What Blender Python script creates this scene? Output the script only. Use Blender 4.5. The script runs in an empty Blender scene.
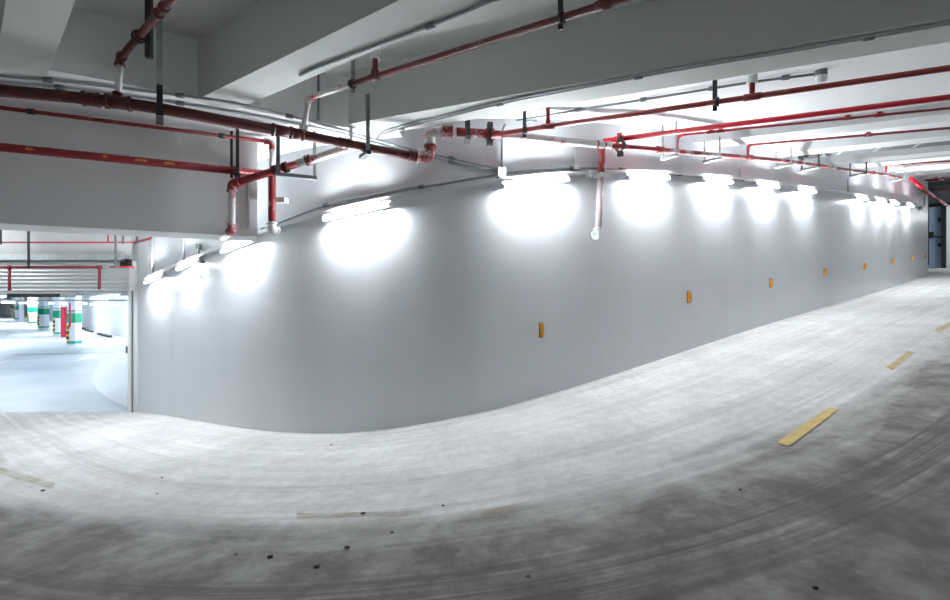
import bpy, math, random
import numpy as np
from mathutils import Vector, Matrix
random.seed(7)
S = 1.2            # metres per layout unit
F = 475.0          # focal length in pixels of a 950 px wide frame
ZO = 1.25          # eye height above local floor in layout units
scene = bpy.context.scene
COL = scene.collection

# ------------------------------------------------------------------ layout
_bx = np.array([138,187,230,257,287,347,420,470,536,600,650,720,778,830,880,928.])
_by = np.array([412,418,427,430.5,433,432,424,414,400,380,361,339,322,307,290,275.])
_lx = np.array([138,147,185,236,258,310,355,397,440,500,540,570,600,650,720,769,808,862,895,910,928.])
_ly = np.array([285,282,267,246,237,225,213,203,195,187,183,180,178,177.5,181,187,191,198,203.5,206,209.])
_n = lambda p: (p-533)/395.0
CB = np.polyfit(_n(_bx), _by, 7); CL = np.polyfit(_n(_lx), _ly, 7)
base_y = lambda p: float(np.polyval(CB, _n(p)))
lamp_y = lambda p: float(np.polyval(CL, _n(p)))
def wall_Y(p): return F*2.35/(base_y(p)-lamp_y(p))
def R(px, py, Y): return Vector(((px-475)/F*Y, Y, (300-py)/F*Y))
def Rz(px, py, z): return R(px, py, F*z/(300-py))
def wall_pt(p, off=0.0, z=None, py=None):
    # the returned point stands off the wall and is seen at column p
    q = p
    if off:
        for _ in range(12):
            a = Vector(((q-475)/F*wall_Y(q), wall_Y(q), 0)) + wall_tn(q)[1]*off
            q -= .8*(475+F*a.x/a.y - p)
    p = q
    Y = wall_Y(p); a = Vector(((p-475)/F*Y, Y, 0)); t, n = wall_tn(p)
    a = a + n*off
    if py is not None: z = (300-py)/F*a.y
    a.z = z if z is not None else (300-base_y(p))/F*Y
    return a
def wall_tn(p):
    e = 1.0
    f = lambda q: Vector(((q-475)/F*wall_Y(q), wall_Y(q), 0))
    t = (f(p+e)-f(p-e)).normalized()
    return t, Vector((t.y, -t.x, 0))
PXS = [138 + (928-138)*i/140 for i in range(141)]
WALL = [wall_pt(p) for p in PXS]
TN = [wall_tn(p) for p in PXS]
WA = np.array([[w.x, w.y, w.z] for w in WALL])
# dense for look-ups
_dp = np.linspace(138, 928, 1200)
_dw = np.array([tuple(wall_pt(p)) for p in _dp])
def floor_z(x, y):
    d = (_dw[:,0]-x)**2 + (_dw[:,1]-y)**2
    i = int(d.argmin())
    if i == len(_dp)-1:
        t, n = TN[-1]
        al = (Vector((x, y, 0))-Vector((_dw[-1,0], _dw[-1,1], 0))).dot(t)
        return _dw[-1,2] + 0.09*max(al, 0)
    return _dw[i,2]
def on_floor(px, py, lift=0.0):
    lo, hi = 0.5, 25.0
    for _ in range(40):
        m = (lo+hi)/2; q = R(px, py, m)
        if q.z > floor_z(q.x, q.y): lo = m
        else: hi = m
    q = R(px, py, lo); q.z += lift
    return q
# right-hand slab: inclined plane rising up the ramp, ribs along DIR
DIR = Vector((.92, -.392, 0)).normalized(); NRM = Vector((-DIR.y, DIR.x, 0))
A0 = Vector((-.9, 4.44, 0))
def slab_z(x, y): return 1.78 + .15*((Vector((x, y, 0))-A0).dot(NRM))
def on_slab(px, py, off):
    dx, dz = (px-475)/F, (300-py)/F
    k = NRM.x*dx + NRM.y
    Y = (1.78-off - .15*A0.dot(NRM))/(dz - .15*k)
    return R(px, py, Y)
Z_LOW = 1.70   # soffit of downstands / lower slab
Z_UP = 2.20    # slab over the camera
E_A = Vector((-4.12, 4.12, 0)); E_B = Vector((-1.94, 5.12, 0)); E_D = (E_B-E_A).normalized(); E_N = Vector((E_D.y, -E_D.x, 0))
def on_E(px, py, off=0.0):
    # point on (in front of) the face of the deep opening beam
    o = E_A + E_N*off
    dx = (px-475)/F
    Y = (o.x*E_N.x + o.y*E_N.y)/(dx*E_N.x + E_N.y)
    return R(px, py, Y)

# ------------------------------------------------------------------ mesh helpers
class MB:
    def __init__(s): s.v, s.f, s.sm, s.uv = [], [], [], None
    def face(s, idx, smooth=False): s.f.append(tuple(idx)); s.sm.append(smooth)
    def add(s, vs): k = len(s.v); s.v += [Vector(v) for v in vs]; return k
    def box(s, c, ax, ay, az, dx, dy, dz):
        c = Vector(c); k = len(s.v)
        for i in (-1, 1):
            for j in (-1, 1):
                for l in (-1, 1): s.v.append(c + ax*(i*dx/2) + ay*(j*dy/2) + az*(l*dz/2))
        for q in ((0,1,3,2),(4,6,7,5),(0,4,5,1),(2,3,7,6),(0,2,6,4),(1,5,7,3)): s.face([k+i for i in q])
        return s
    def prism(s, poly, z0, z1):
        """poly in plan (list of Vectors), counter-clockwise or not; z0/z1 numbers or functions"""
        n = len(poly); fz = lambda z, p: z(p.x, p.y) if callable(z) else z
        k = s.add([Vector((p.x, p.y, fz(z0, p))) for p in poly] + [Vector((p.x, p.y, fz(z1, p))) for p in poly])
        s.face(range(k+n-1, k-1, -1)); s.face(range(k+n, k+2*n))
        for i in range(n):
            j = (i+1) % n; s.face((k+i, k+j, k+n+j, k+n+i))
        return s
    def strip(s, a, b, smooth=True):
        k = s.add(list(a)+list(b)); n = len(a)
        for i in range(n-1): s.face((k+i, k+i+1, k+n+i+1, k+n+i), smooth)
        return s
    def tube(s, pts, r, n=12, cap=True, radii=None):
        pts = [Vector(p) for p in pts]; m = len(pts); k0 = len(s.v)
        tg = []
        for i in range(m):
            d = (pts[min(i+1, m-1)]-pts[max(i-1, 0)]); tg.append(d.normalized())
        up = Vector((0,0,1)) if abs(tg[0].z) < .9 else Vector((1,0,0))
        u = (up - tg[0]*up.dot(tg[0])).normalized()
        for i in range(m):
            u = (u - tg[i]*u.dot(tg[i])).normalized(); w = tg[i].cross(u)
            rr = radii[i] if radii else r
            for j in range(n):
                a = 2*math.pi*j/n; s.v.append(pts[i] + u*(math.cos(a)*rr) + w*(math.sin(a)*rr))
        for i in range(m-1):
            for j in range(n):
                s.face((k0+i*n+j, k0+i*n+(j+1)%n, k0+(i+1)*n+(j+1)%n, k0+(i+1)*n+j), True)
        if cap:
            s.face([k0+j for j in range(n)][::-1]); s.face([k0+(m-1)*n+j for j in range(n)])
        return s
    def ring(s, c, axis, r, thick, width, n=20):
        """flat clamp ring round a pipe"""
        axis = axis.normalized(); up = Vector((0,0,1)) if abs(axis.z) < .9 else Vector((1,0,0))
        u = (up-axis*up.dot(axis)).normalized(); w = axis.cross(u); k = len(s.v)
        for j in range(n):
            a = 2*math.pi*j/n; d = u*math.cos(a)+w*math.sin(a)
            for rr, h in ((r, -1), (r+thick, -1), (r+thick, 1), (r, 1)): s.v.append(Vector(c)+d*rr+axis*(h*width/2))
        for j in range(n):
            b = k+4*j; e = k+4*((j+1) % n)
            for q in range(4): s.face((b+q, b+(q+1)%4, e+(q+1)%4, e+q), q in (1, 3))
        return s
def W(v): return Vector((v.x*S, v.y*S, (v.z+ZO)*S))
ORI = {}
def obj(name, mb, mat, parent=None, origin=None):
    vs = [W(v) for v in mb.v]
    if parent is not None: o = Vector(ORI[parent.name])
    elif origin is not None: o = W(origin)
    else:
        lo = [min(v[i] for v in vs) for i in range(3)]; hi = [max(v[i] for v in vs) for i in range(3)]
        o = Vector(((lo[0]+hi[0])/2, (lo[1]+hi[1])/2, lo[2]))
    me = bpy.data.meshes.new(name)
    me.from_pydata([tuple(v-o) for v in vs], [], mb.f)
    me.polygons.foreach_set('use_smooth', mb.sm)
    if mb.uv:
        l = me.uv_layers.new(name='UVMap')
        for lp in me.loops: l.data[lp.index].uv = mb.uv[lp.vertex_index]
    import bmesh
    bm = bmesh.new(); bm.from_mesh(me); bmesh.ops.recalc_face_normals(bm, faces=bm.faces); bm.to_mesh(me); bm.free()
    me.materials.append(mat); me.update()
    ob = bpy.data.objects.new(name, me); COL.objects.link(ob)
    if parent is not None: ob.parent = parent
    else: ob.location = o
    ORI[ob.name] = o
    return ob
def empty(name, at):
    o = bpy.data.objects.new(name, None); COL.objects.link(o); o.location = W(at); o.empty_display_size = .1
    ORI[o.name] = W(at); return o
def tag(o, label, cat, group=None):
    o['label'] = label; o['category'] = cat
    if group: o['group'] = group
    return o
def struct(o, label=None):
    o['kind'] = 'structure'
    if label: o['label'] = label
    return o
def fillet(pts, r, n=6):
    pts = [Vector(p) for p in pts]; out = [pts[0]]
    for i in range(1, len(pts)-1):
        a, b, c = pts[i-1], pts[i], pts[i+1]
        d1, d2 = (a-b), (c-b); rr = min(r, d1.length*.45, d2.length*.45)
        p0, p2 = b+d1.normalized()*rr, b+d2.normalized()*rr
        for k in range(n+1):
            t = k/n; out.append(p0*(1-t)**2 + b*(2*t*(1-t)) + p2*t*t)
    out.append(pts[-1]); return out
def sweep(pts, step=6):
    """Catmull-Rom through control points"""
    P = [Vector(p) for p in pts]; out = []
    for i in range(len(P)-1):
        p0, p1, p2, p3 = P[max(i-1,0)], P[i], P[i+1], P[min(i+2, len(P)-1)]
        for k in range(step):
            t = k/step
            out.append(.5*((2*p1)+(p2-p0)*t+(2*p0-5*p1+4*p2-p3)*t*t+(-p0+3*p1-3*p2+p3)*t**3))
    out.append(P[-1]); return out

# ------------------------------------------------------------------ materials
def newmat(name):
    m = bpy.data.materials.new(name); m.use_nodes = True
    nt = m.node_tree; b = nt.nodes['Principled BSDF']; return m, nt, b
def nd(nt, t, **kw):
    n = nt.nodes.new(t)
    for k, v in kw.items():
        if hasattr(n, k) and not (k in n.inputs if hasattr(n, 'inputs') else False): setattr(n, k, v)
        else: n.inputs[k].default_value = v
    return n
def ramp(nt, src, stops):
    r = nt.nodes.new('ShaderNodeValToRGB'); nt.links.new(src, r.inputs['Fac'])
    el = r.color_ramp.elements
    while len(el) < len(stops): el.new(.5)
    for e, (p, c) in zip(el, stops): e.position = p; e.color = (*c, 1) if len(c) == 3 else c
    return r
def noise(nt, vec, scale, detail=4, rough=.55, sc=None):
    n = nt.nodes.new('ShaderNodeTexNoise'); n.inputs['Scale'].default_value = scale
    n.inputs['Detail'].default_value = detail; n.inputs['Roughness'].default_value = rough
    if sc is not None:
        mp = nt.nodes.new('ShaderNodeMapping'); mp.inputs['Scale'].default_value = sc
        nt.links.new(vec, mp.inputs['Vector']); vec = mp.outputs['Vector']
    nt.links.new(vec, n.inputs['Vector']); return n.outputs['Fac']
def mixc(nt, fac, a, b):
    m = nt.nodes.new('ShaderNodeMix'); m.data_type = 'RGBA'
    for s, v in ((m.inputs[0], fac), (m.inputs[6], a), (m.inputs[7], b)):
        if isinstance(v, (int, float)): s.default_value = v
        elif isinstance(v, tuple): s.default_value = (*v, 1)
        else: nt.links.new(v, s)
    return m.outputs[2]
def bump(nt, b, h, strength, dist=.01):
    n = nt.nodes.new('ShaderNodeBump'); n.inputs['Strength'].default_value = strength; n.inputs['Distance'].default_value = dist
    nt.links.new(h, n.inputs['Height']); nt.links.new(n.outputs['Normal'], b.inputs['Normal'])
def geo_pos(nt): return nt.nodes.new('ShaderNodeNewGeometry').outputs['Position']
def plain(name, c, rough=.5, metal=0, var=.06, scale=6, spec=.5):
    m, nt, b = newmat(name); p = geo_pos(nt)
    f = noise(nt, p, scale, 5)
    d = tuple(max(0, x*(1-var)) for x in c); l = tuple(min(1, x*(1+var)) for x in c)
    r = ramp(nt, f, [(.3, d), (.7, l)])
    nt.links.new(r.outputs['Color'], b.inputs['Base Color'])
    b.inputs['Roughness'].default_value = rough; b.inputs['Metallic'].default_value = metal
    b.inputs['Specular IOR Level'].default_value = spec
    return m
def painted_wall(name, c, rough, streak=.05, bstr=.12):
    m, nt, b = newmat(name); p = geo_pos(nt)
    big = noise(nt, p, .9, 5, .6); vert = noise(nt, p, 1.0, 4, .6, (2.2, 2.2, .12)); fine = noise(nt, p, 40, 3)
    hor = noise(nt, p, 1.0, 3, .5, (.35, .35, 5.0))
    d = tuple(x*(1-streak) for x in c); l = tuple(min(1, x*(1+streak*.6)) for x in c)
    r1 = ramp(nt, big, [(.3, d), (.7, l)]); r2 = ramp(nt, vert, [(.35, d), (.65, l)])
    nt.links.new(mixc(nt, .5, r1.outputs['Color'], r2.outputs['Color']), b.inputs['Base Color'])
    mm = nt.nodes.new('ShaderNodeMath'); mm.operation = 'MULTIPLY_ADD'; mm.inputs[1].default_value = .15
    nt.links.new(fine, mm.inputs[0]); nt.links.new(hor, mm.inputs[2])
    bump(nt, b, mm.outputs[0], bstr, .03)
    b.inputs['Roughness'].default_value = rough
    return m
def pipe_mat(name, red, dust, amount, scale=2.2, rough=.4):
    m, nt, b = newmat(name); p = geo_pos(nt)
    f = noise(nt, p, scale, 5, .65); f2 = noise(nt, p, 30, 3)
    a = nt.nodes.new('ShaderNodeMath'); a.operation = 'MULTIPLY_ADD'; a.inputs[1].default_value = .2
    nt.links.new(f2, a.inputs[0]); nt.links.new(f, a.inputs[2])
    r = ramp(nt, a.outputs[0], [(amount, (0,0,0)), (min(amount+.1, 1), (1,1,1))])
    nt.links.new(mixc(nt, r.outputs['Color'], red, dust), b.inputs['Base Color'])
    b.inputs['Roughness'].default_value = rough; return m
def emit(name, c, s):
    m, nt, b = newmat(name)
    b.inputs['Base Color'].default_value = (.8, .8, .8, 1)
    b.inputs['Emission Color'].default_value = (*c, 1); b.inputs['Emission Strength'].default_value = s
    return m
M = {}
M['wall'] = painted_wall('white_satin_paint', (.71, .735, .765), .36, .045, .10)
M['shaded_grey_paint'] = painted_wall('shaded_grey_ceiling', (.58, .59, .57), .8, .04, .05)  # near ceiling's own grey, deepened to paint in its shade
M['ceiling_white'] = painted_wall('white_ceiling_paint', (.80, .81, .82), .75, .03, .04)
M['white'] = plain('white_paint', (.72, .74, .75), .6, 0, .03)
M['lowwhite'] = plain('car_park_white', (.80, .83, .86), .6, 0, .02)
M['outer'] = plain('bare_concrete', (.62, .62, .61), .85, 0, .12, 2)
M['shaded_wall'] = plain('shaded_vestibule', (.10, .105, .12), .7, 0, .15, 2)  # dark tone paints in the shade of the unlit end recess
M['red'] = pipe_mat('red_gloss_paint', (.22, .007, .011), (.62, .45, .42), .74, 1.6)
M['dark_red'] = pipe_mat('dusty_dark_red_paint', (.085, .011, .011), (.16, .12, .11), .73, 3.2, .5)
M['patchy_red'] = pipe_mat('red_paint_with_white_overspray', (.24, .016, .02), (.62, .56, .56), .62, 1.9, .5)
M['bright_red'] = pipe_mat('bright_red_paint', (.48, .008, .022), (.8, .5, .5), .80, 2)
M['whitewash'] = pipe_mat('whitewashed_red_pipe', (.40, .03, .04), (.66, .64, .64), .46, 2.5)
M['galv'] = plain('galvanised_steel', (.46, .49, .50), .38, .75, .15, 14)
M['conduit'] = plain('grey_conduit', (.40, .42, .43), .45, .3, .08, 10)
M['pale_conduit'] = plain('white_conduit', (.66, .68, .69), .45, 0, .04, 10)
M['black'] = plain('black_steel', (.018, .019, .02), .5, .2, .2, 10)
M['strut'] = plain('grey_steel_strut', (.15, .17, .18), .5, .1, .15, 10)
M['batten'] = plain('white_lamp_housing', (.78, .79, .80), .4, 0, .01)
M['plastic'] = plain('white_plastic', (.75, .76, .75), .4, 0, .02)
M['tube'] = emit('lit_fluorescent_tube', (.90, .96, 1.0), 400)
M['tube_far'] = emit('lit_car_park_tube', (.90, .96, 1.0), 150)
M['orange'] = plain('orange_reflector_plastic', (.62, .25, .02), .35, 0, .1, 30)
M['orange_dark'] = plain('dark_reflector_base', (.06, .045, .03), .6, 0, .1, 30)
M['yellow'] = plain('worn_yellow_road_paint', (.60, .44, .16), .8, 0, .18, 9)
M['green'] = plain('green_column_paint', (.0, .30, .16), .5, 0, .06)
M['teal'] = plain('teal_column_paint', (.03, .36, .33), .5, 0, .06)
M['grey_band'] = plain('grey_column_band', (.30, .38, .39), .5, 0, .06)
M['brown'] = plain('orange_column_paint', (.55, .18, .06), .5, 0, .06)
M['cabinet'] = plain('red_hose_cabinet', (.42, .02, .05), .4, 0, .05)
M['duct'] = plain('dark_duct', (.02, .022, .024), .6, 0, .2)
M['service'] = plain('grey_services', (.34, .38, .40), .5, .2, .1)
M['door'] = plain('blue_grey_door_paint', (.36, .50, .68), .35, 0, .10, 3)
M['door_white'] = plain('pale_door_paint', (.70, .76, .82), .4, 0, .05, 3)
M['grit'] = plain('dark_pebble', (.07, .065, .06), .9, 0, .3, 20)
# shutter slats
m, nt, b = newmat('aluminium_shutter'); b.inputs['Base Color'].default_value = (.62, .65, .67, 1); b.inputs['Roughness'].default_value = .4; b.inputs['Metallic'].default_value = .25
M['shutter'] = m
# hazard stripes
m, nt, b = newmat('yellow_black_stripes'); p = geo_pos(nt)
w = nt.nodes.new('ShaderNodeTexWave'); w.bands_direction = 'Z'; w.inputs['Scale'].default_value = .9
nt.links.new(p, w.inputs['Vector']); r = ramp(nt, w.outputs['Fac'], [(.48, (.02,.02,.02)), (.52, (.75,.5,.05))])
nt.links.new(r.outputs['Color'], b.inputs['Base Color']); M['hazard'] = m
# ramp floor: fine concrete, tyre streaks that follow the lane (UV = along / across)
m, nt, b = newmat('dusty_concrete_ramp'); p = geo_pos(nt); uv = nt.nodes.new('ShaderNodeUVMap').outputs['UV']
base = ramp(nt, noise(nt, p, 1.1, 8, .62), [(.40, (.62, .617, .612)), (.60, (.76, .758, .752))]).outputs['Color']
st1 = ramp(nt, noise(nt, uv, 1.0, 6, .62, (.11, 6.5, 1)), [(.40, (1,1,1)), (.62, (0,0,0))]).outputs['Color']
c = mixc(nt, st1, base, (.42, .416, .41))
mm = nt.nodes.new('ShaderNodeMix'); mm.data_type = 'RGBA'; mm.inputs[0].default_value = .40
nt.links.new(base, mm.inputs[6]); nt.links.new(c, mm.inputs[7]); c = mm.outputs[2]
sx = nt.nodes.new('ShaderNodeSeparateXYZ'); nt.links.new(uv, sx.inputs[0])
FLOOR_NT = nt
def band(lo, hi, soft):
    """1 between two distances from the wall (v in units of 10 m)"""
    a = FLOOR_NT.nodes.new('ShaderNodeMapRange'); a.inputs['From Min'].default_value = lo-soft; a.inputs['From Max'].default_value = lo+soft
    e = FLOOR_NT.nodes.new('ShaderNodeMapRange'); e.inputs['From Min'].default_value = hi+soft; e.inputs['From Max'].default_value = hi-soft
    for q in (a, e): FLOOR_NT.links.new(sx.outputs['Y'], q.inputs['Value'])
    x = FLOOR_NT.nodes.new('ShaderNodeMath'); x.operation = 'MULTIPLY'; FLOOR_NT.links.new(a.outputs[0], x.inputs[0]); FLOOR_NT.links.new(e.outputs[0], x.inputs[1])
    return x.outputs[0]
def mul(a, b_):
    x = FLOOR_NT.nodes.new('ShaderNodeMath'); x.operation = 'MULTIPLY'
    for s_, v in ((x.inputs[0], a), (x.inputs[1], b_)):
        if isinstance(v, float): s_.default_value = v
        else: FLOOR_NT.links.new(v, s_)
    return x.outputs[0]
BANDS = []   # filled below through placeholders
TYRES = [(.0,.0)]
FLOOR_NT, FLOOR_B, FLOOR_C, FLOOR_UV, FLOOR_P = nt, b, c, uv, p
M['floor'] = m
def finish_floor(mud_falloff_v, tyres):
    nt, b, c = FLOOR_NT, FLOOR_B, FLOOR_C
    # outer lane: tracked-in dirt plus painted darkening for the lamps' falloff, blotchy edge
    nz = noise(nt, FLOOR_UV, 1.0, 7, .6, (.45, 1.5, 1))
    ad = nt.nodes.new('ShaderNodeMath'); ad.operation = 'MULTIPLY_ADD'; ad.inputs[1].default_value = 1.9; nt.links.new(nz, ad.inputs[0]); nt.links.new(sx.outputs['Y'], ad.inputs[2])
    mr = nt.nodes.new('ShaderNodeMapRange'); mr.inputs['From Min'].default_value = mud_falloff_v+.95-.28; mr.inputs['From Max'].default_value = mud_falloff_v+.95+.28
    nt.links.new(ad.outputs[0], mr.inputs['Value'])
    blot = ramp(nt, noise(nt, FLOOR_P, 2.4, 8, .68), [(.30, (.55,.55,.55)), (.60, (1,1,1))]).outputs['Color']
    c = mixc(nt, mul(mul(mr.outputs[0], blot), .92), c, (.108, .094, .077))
    for lo, hi, amt in tyres:
        tn = ramp(nt, noise(nt, FLOOR_UV, 1.0, 6, .7, (.55, 16, 1)), [(.40, (0,0,0)), (.62, (1,1,1))]).outputs['Color']
        c = mixc(nt, mul(mul(band(lo, hi, .07), tn), amt), c, (.09, .082, .072))
    gr = ramp(nt, noise(nt, FLOOR_P, 11, 9, .75), [(.38, (.80,.79,.78)), (.60, (1,1,1))]).outputs['Color']
    mg = nt.nodes.new('ShaderNodeMix'); mg.data_type = 'RGBA'; mg.blend_type = 'MULTIPLY'; mg.inputs[0].default_value = .8
    nt.links.new(c, mg.inputs[6]); nt.links.new(gr, mg.inputs[7]); c = mg.outputs[2]
    sp = ramp(nt, noise(nt, FLOOR_P, 9, 5, .6), [(.74, (0,0,0)), (.80, (1,1,1))]).outputs['Color']
    c = mixc(nt, mul(sp, .6), c, (.13, .12, .11))
    nt.links.new(c, b.inputs['Base Color']); b.inputs['Roughness'].default_value = .78; b.inputs['Specular IOR Level'].default_value = .3
    bump(nt, b, noise(nt, FLOOR_P, 14, 8, .7), .25, .012)
# lower floor: pale blue floor paint
m, nt, b = newmat('pale_blue_floor_paint'); p = geo_pos(nt)
r = ramp(nt, noise(nt, p, .5, 6, .6), [(.3, (.46, .52, .58)), (.7, (.55, .60, .65))])
nt.links.new(r.outputs['Color'], b.inputs['Base Color']); b.inputs['Roughness'].default_value = .5; M['lowfloor'] = m

# ------------------------------------------------------------------ setting
X, Yv, Z = Vector((1,0,0)), Vector((0,1,0)), Vector((0,0,1))
TW = 6.6   # ramp width
# arc length
arc = [0.0]
for i in range(1, len(WALL)): arc.append(arc[-1] + (WALL[i]-WALL[i-1]).length)
tE, nE = TN[-1]
rows = []
NT = 24
for i, w in enumerate(WALL):
    t, n = TN[i]
    rows.append([(w + n*(TW*j/NT), (arc[i]*S/1, TW*j/NT*S)) for j in range(-1, NT+1)])
for k in range(1, 13):
    w = WALL[-1] + tE*(k*.75) + Z*(.09*k*.75)
    rows.append([(w + nE*(TW*j/NT), ((arc[-1]+k*.75)*S, TW*j/NT*S)) for j in range(-1, NT+1)])
mb = MB(); mb.uv = []
n_ = NT+2
for r_ in rows:
    for p_, q in r_: mb.v.append(p_); mb.uv.append((q[0], q[1]))
for i in range(len(rows)-1):
    for j in range(n_-1): mb.face((i*n_+j, (i+1)*n_+j, (i+1)*n_+j+1, i*n_+j+1), True)
# landing at the foot of the ramp (flat, level with the shutter opening)
Wl = WALL[0]; tl, nl = TN[0]
e0 = Wl + nl*TW
k = mb.add([Wl, Wl+nl*(TW/2), e0, Vector((-26, e0.y, Wl.z)), Vector((-26, Wl.y, Wl.z))])
mb.face((k, k+1, k+2, k+3, k+4))
mb.uv += [(-(v.x*.79-v.y*.61)*0 + (v-Wl).dot(tl)*S, (v-Wl).dot(nl)*S) for v in mb.v[k:]]
# recess floor under the far vestibule
q = [WALL[-1]-nE*TW/NT, WALL[-1]-nE*3.2, WALL[-1]-nE*3.2+tE*9+Z*.81, WALL[-1]-nE*TW/NT+tE*9+Z*.81]
k = mb.add(q); mb.face((k, k+1, k+2, k+3)); mb.uv += [(arc[-1]*S, -1)]*4
# thickness below
def t_of(px, py):
    q_ = on_floor(px, py); d = ((_dw[:,0]-q_.x)**2+(_dw[:,1]-q_.y)**2).min(); return math.sqrt(d)*S
tv = [t_of(*c_) for c_ in ((700,556),(800,530),(890,492),(600,575),(200,586),(60,565))]
print('tyre distance from wall', [round(x, 2) for x in tv], 'mud_falloff', [round(t_of(*c_), 2) for c_ in ((100,520),(300,540),(550,545),(800,500),(930,480),(475,600),(0,600),(949,600))])
T1 = sum(tv[:4])/4
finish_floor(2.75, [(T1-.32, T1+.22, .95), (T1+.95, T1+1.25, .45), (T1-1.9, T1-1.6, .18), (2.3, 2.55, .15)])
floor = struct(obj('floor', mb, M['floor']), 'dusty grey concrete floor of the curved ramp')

# curved inner wall
mb = MB(); ft, fb, bt, bb = [], [], [], []
for i, w in enumerate(WALL):
    t, n = TN[i]
    top = 1.80 if PXS[i] < 402 else max(1.8, slab_z(w.x, w.y) + .08)
    fb.append(w - Z*.15); ft.append(Vector((w.x, w.y, top)))
    b_ = w - n*.30; bb.append(b_ - Z*.15); bt.append(Vector((b_.x, b_.y, top)))
mb.strip(fb, ft); mb.strip(bt, bb); mb.strip(ft, bt, False); mb.strip(bb, fb, False)
for i in (0, -1):
    k = mb.add([fb[i], ft[i], bt[i], bb[i]]); mb.face((k, k+1, k+2, k+3))
struct(obj('wall_inner', mb, M['wall']), 'long curved white painted wall of the ramp')
# outer wall behind the viewpoint
mb = MB(); a, b_, c_, d_ = [], [], [], []
OUT = [WALL[i] + TN[i][1]*TW for i in range(0, len(WALL), 4)] + [WALL[-1]+nE*TW+tE*9+Z*.81]
on = [TN[i][1] for i in range(0, len(WALL), 4)] + [nE]
for w, n in zip(OUT, on):
    top = max(2.5, slab_z(w.x, w.y)+.1)
    a.append(w-Z*.15); b_.append(Vector((w.x, w.y, top))); q = w+n*.25
    c_.append(Vector((q.x, q.y, top))); d_.append(q-Z*.15)
mb.strip(a, b_); mb.strip(b_, c_, False); mb.strip(c_, d_); mb.strip(d_, a, False)
for i in (0, -1):
    k = mb.add([a[i], b_[i], c_[i], d_[i]]); mb.face((k, k+1, k+2, k+3))
struct(obj('wall_outer', mb, M['outer']))
# landing side walls (left of the picture)
mb = MB(); mb.box(Vector((-18, e0.y-.12, -.1)), X, Yv, Z, 16.2, .24, 4.2); mb.box(Vector((-26, (e0.y+Wl.y)/2, -.1)), X, Yv, Z, .24, Wl.y-e0.y, 4.2)
struct(obj('wall_left', mb, M['white']))

# ceilings -------------------------------------------------------------
CE = [Vector((-26, -1.5, 0)), Vector((-9, 1.1, 0)), Vector((-5.2, 2.75, 0)), Vector((-3.45, 3.42, 0)), Vector((-3.1, 3.53, 0)), Vector((-2.36, 4.0, 0)), Vector((-1.56, 4.54, 0)), Vector((-1.18, 4.72, 0))]
CE = [CE[0], CE[1]] + sweep(CE[2:], 4)
A_s = Vector((-1.18, 4.56, 0))                                   # where rib A meets the edge beam
A_e = A0 + DIR*11
mb = MB()
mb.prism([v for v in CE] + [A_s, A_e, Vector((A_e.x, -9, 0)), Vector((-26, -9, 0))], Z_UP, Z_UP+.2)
struct(obj('ceiling', mb, M['shaded_grey_paint']), 'grey concrete slab over the near end of the ramp')
# lower slab behind its curved edge beam (soffit level with the beams)
mb = MB()
wl = [Vector((w.x, w.y, 0)) - TN[i][1]*.15 for i, w in enumerate(WALL) if PXS[i] <= 408]
mb.prism(CE + [A_s, A0 + DIR*.1] + wl[::-1] + [Vector((-26, wl[0].y+.1, 0))], Z_LOW, Z_UP+.2)
struct(obj('ceiling_lower', mb, M['ceiling_white']), 'white soffit of the lower slab above the shutter end')
# inclined slab on the right
mb = MB()
pa = A0 + NRM*.3
mb.prism([pa - DIR*6, pa + DIR*16, pa + DIR*16 + NRM*26, pa - DIR*6 + NRM*26], slab_z, lambda x, y: slab_z(x, y)+.2)
struct(obj('ceiling_ramp', mb, M['ceiling_white']), 'white slab rising with the ramp')

def rib(name, p0, d, length, width, z0, z1, label=None, mat='shaded_grey_paint'):
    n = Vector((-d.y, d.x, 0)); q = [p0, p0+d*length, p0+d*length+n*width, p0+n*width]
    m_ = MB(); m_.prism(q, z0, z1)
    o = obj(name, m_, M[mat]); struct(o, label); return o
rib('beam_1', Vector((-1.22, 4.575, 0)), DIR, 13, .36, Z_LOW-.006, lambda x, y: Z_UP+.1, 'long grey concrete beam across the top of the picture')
dB = Vector((.822, -.569, 0))
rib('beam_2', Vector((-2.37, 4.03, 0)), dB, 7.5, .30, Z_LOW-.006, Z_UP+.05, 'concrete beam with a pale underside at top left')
dD = Vector((.733, -.68, 0))
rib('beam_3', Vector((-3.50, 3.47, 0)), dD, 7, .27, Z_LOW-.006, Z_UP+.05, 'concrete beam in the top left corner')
k = 4
uw = lambda px: (Vector((wall_pt(px).x, wall_pt(px).y, 0))-A0).dot(NRM)
for u in (uw(712)-.42, uw(783)-.42, uw(836)-.3, uw(861)-.45, uw(884), uw(899)-.5, uw(915)):
    # start at the wall
    best = min(range(len(WALL)), key=lambda i: abs((Vector((WALL[i].x, WALL[i].y, 0))-A0).dot(NRM)-u) + (100 if PXS[i] < 470 else 0))
    st = Vector((WALL[best].x, WALL[best].y, 0)); st = st + NRM*(u-(st-A0).dot(NRM)) - DIR*.5
    zz = slab_z(st.x, st.y)
    rib('beam_%d' % k, st, DIR, 13, .32, zz-.13, lambda x, y: max(zz, slab_z(x, y))+.12, None, 'ceiling_white'); k += 1
# deep beam over the foot of the ramp
mb = MB(); eb = E_A - E_D*6
ee = E_A + E_D*2.03
mb.prism([eb, ee, ee - E_N*.5, eb - E_N*.5], .665, Z_LOW+.05)
struct(obj('beam_12', mb, M['ceiling_white']), 'deep grey beam face above the lower opening')

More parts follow.
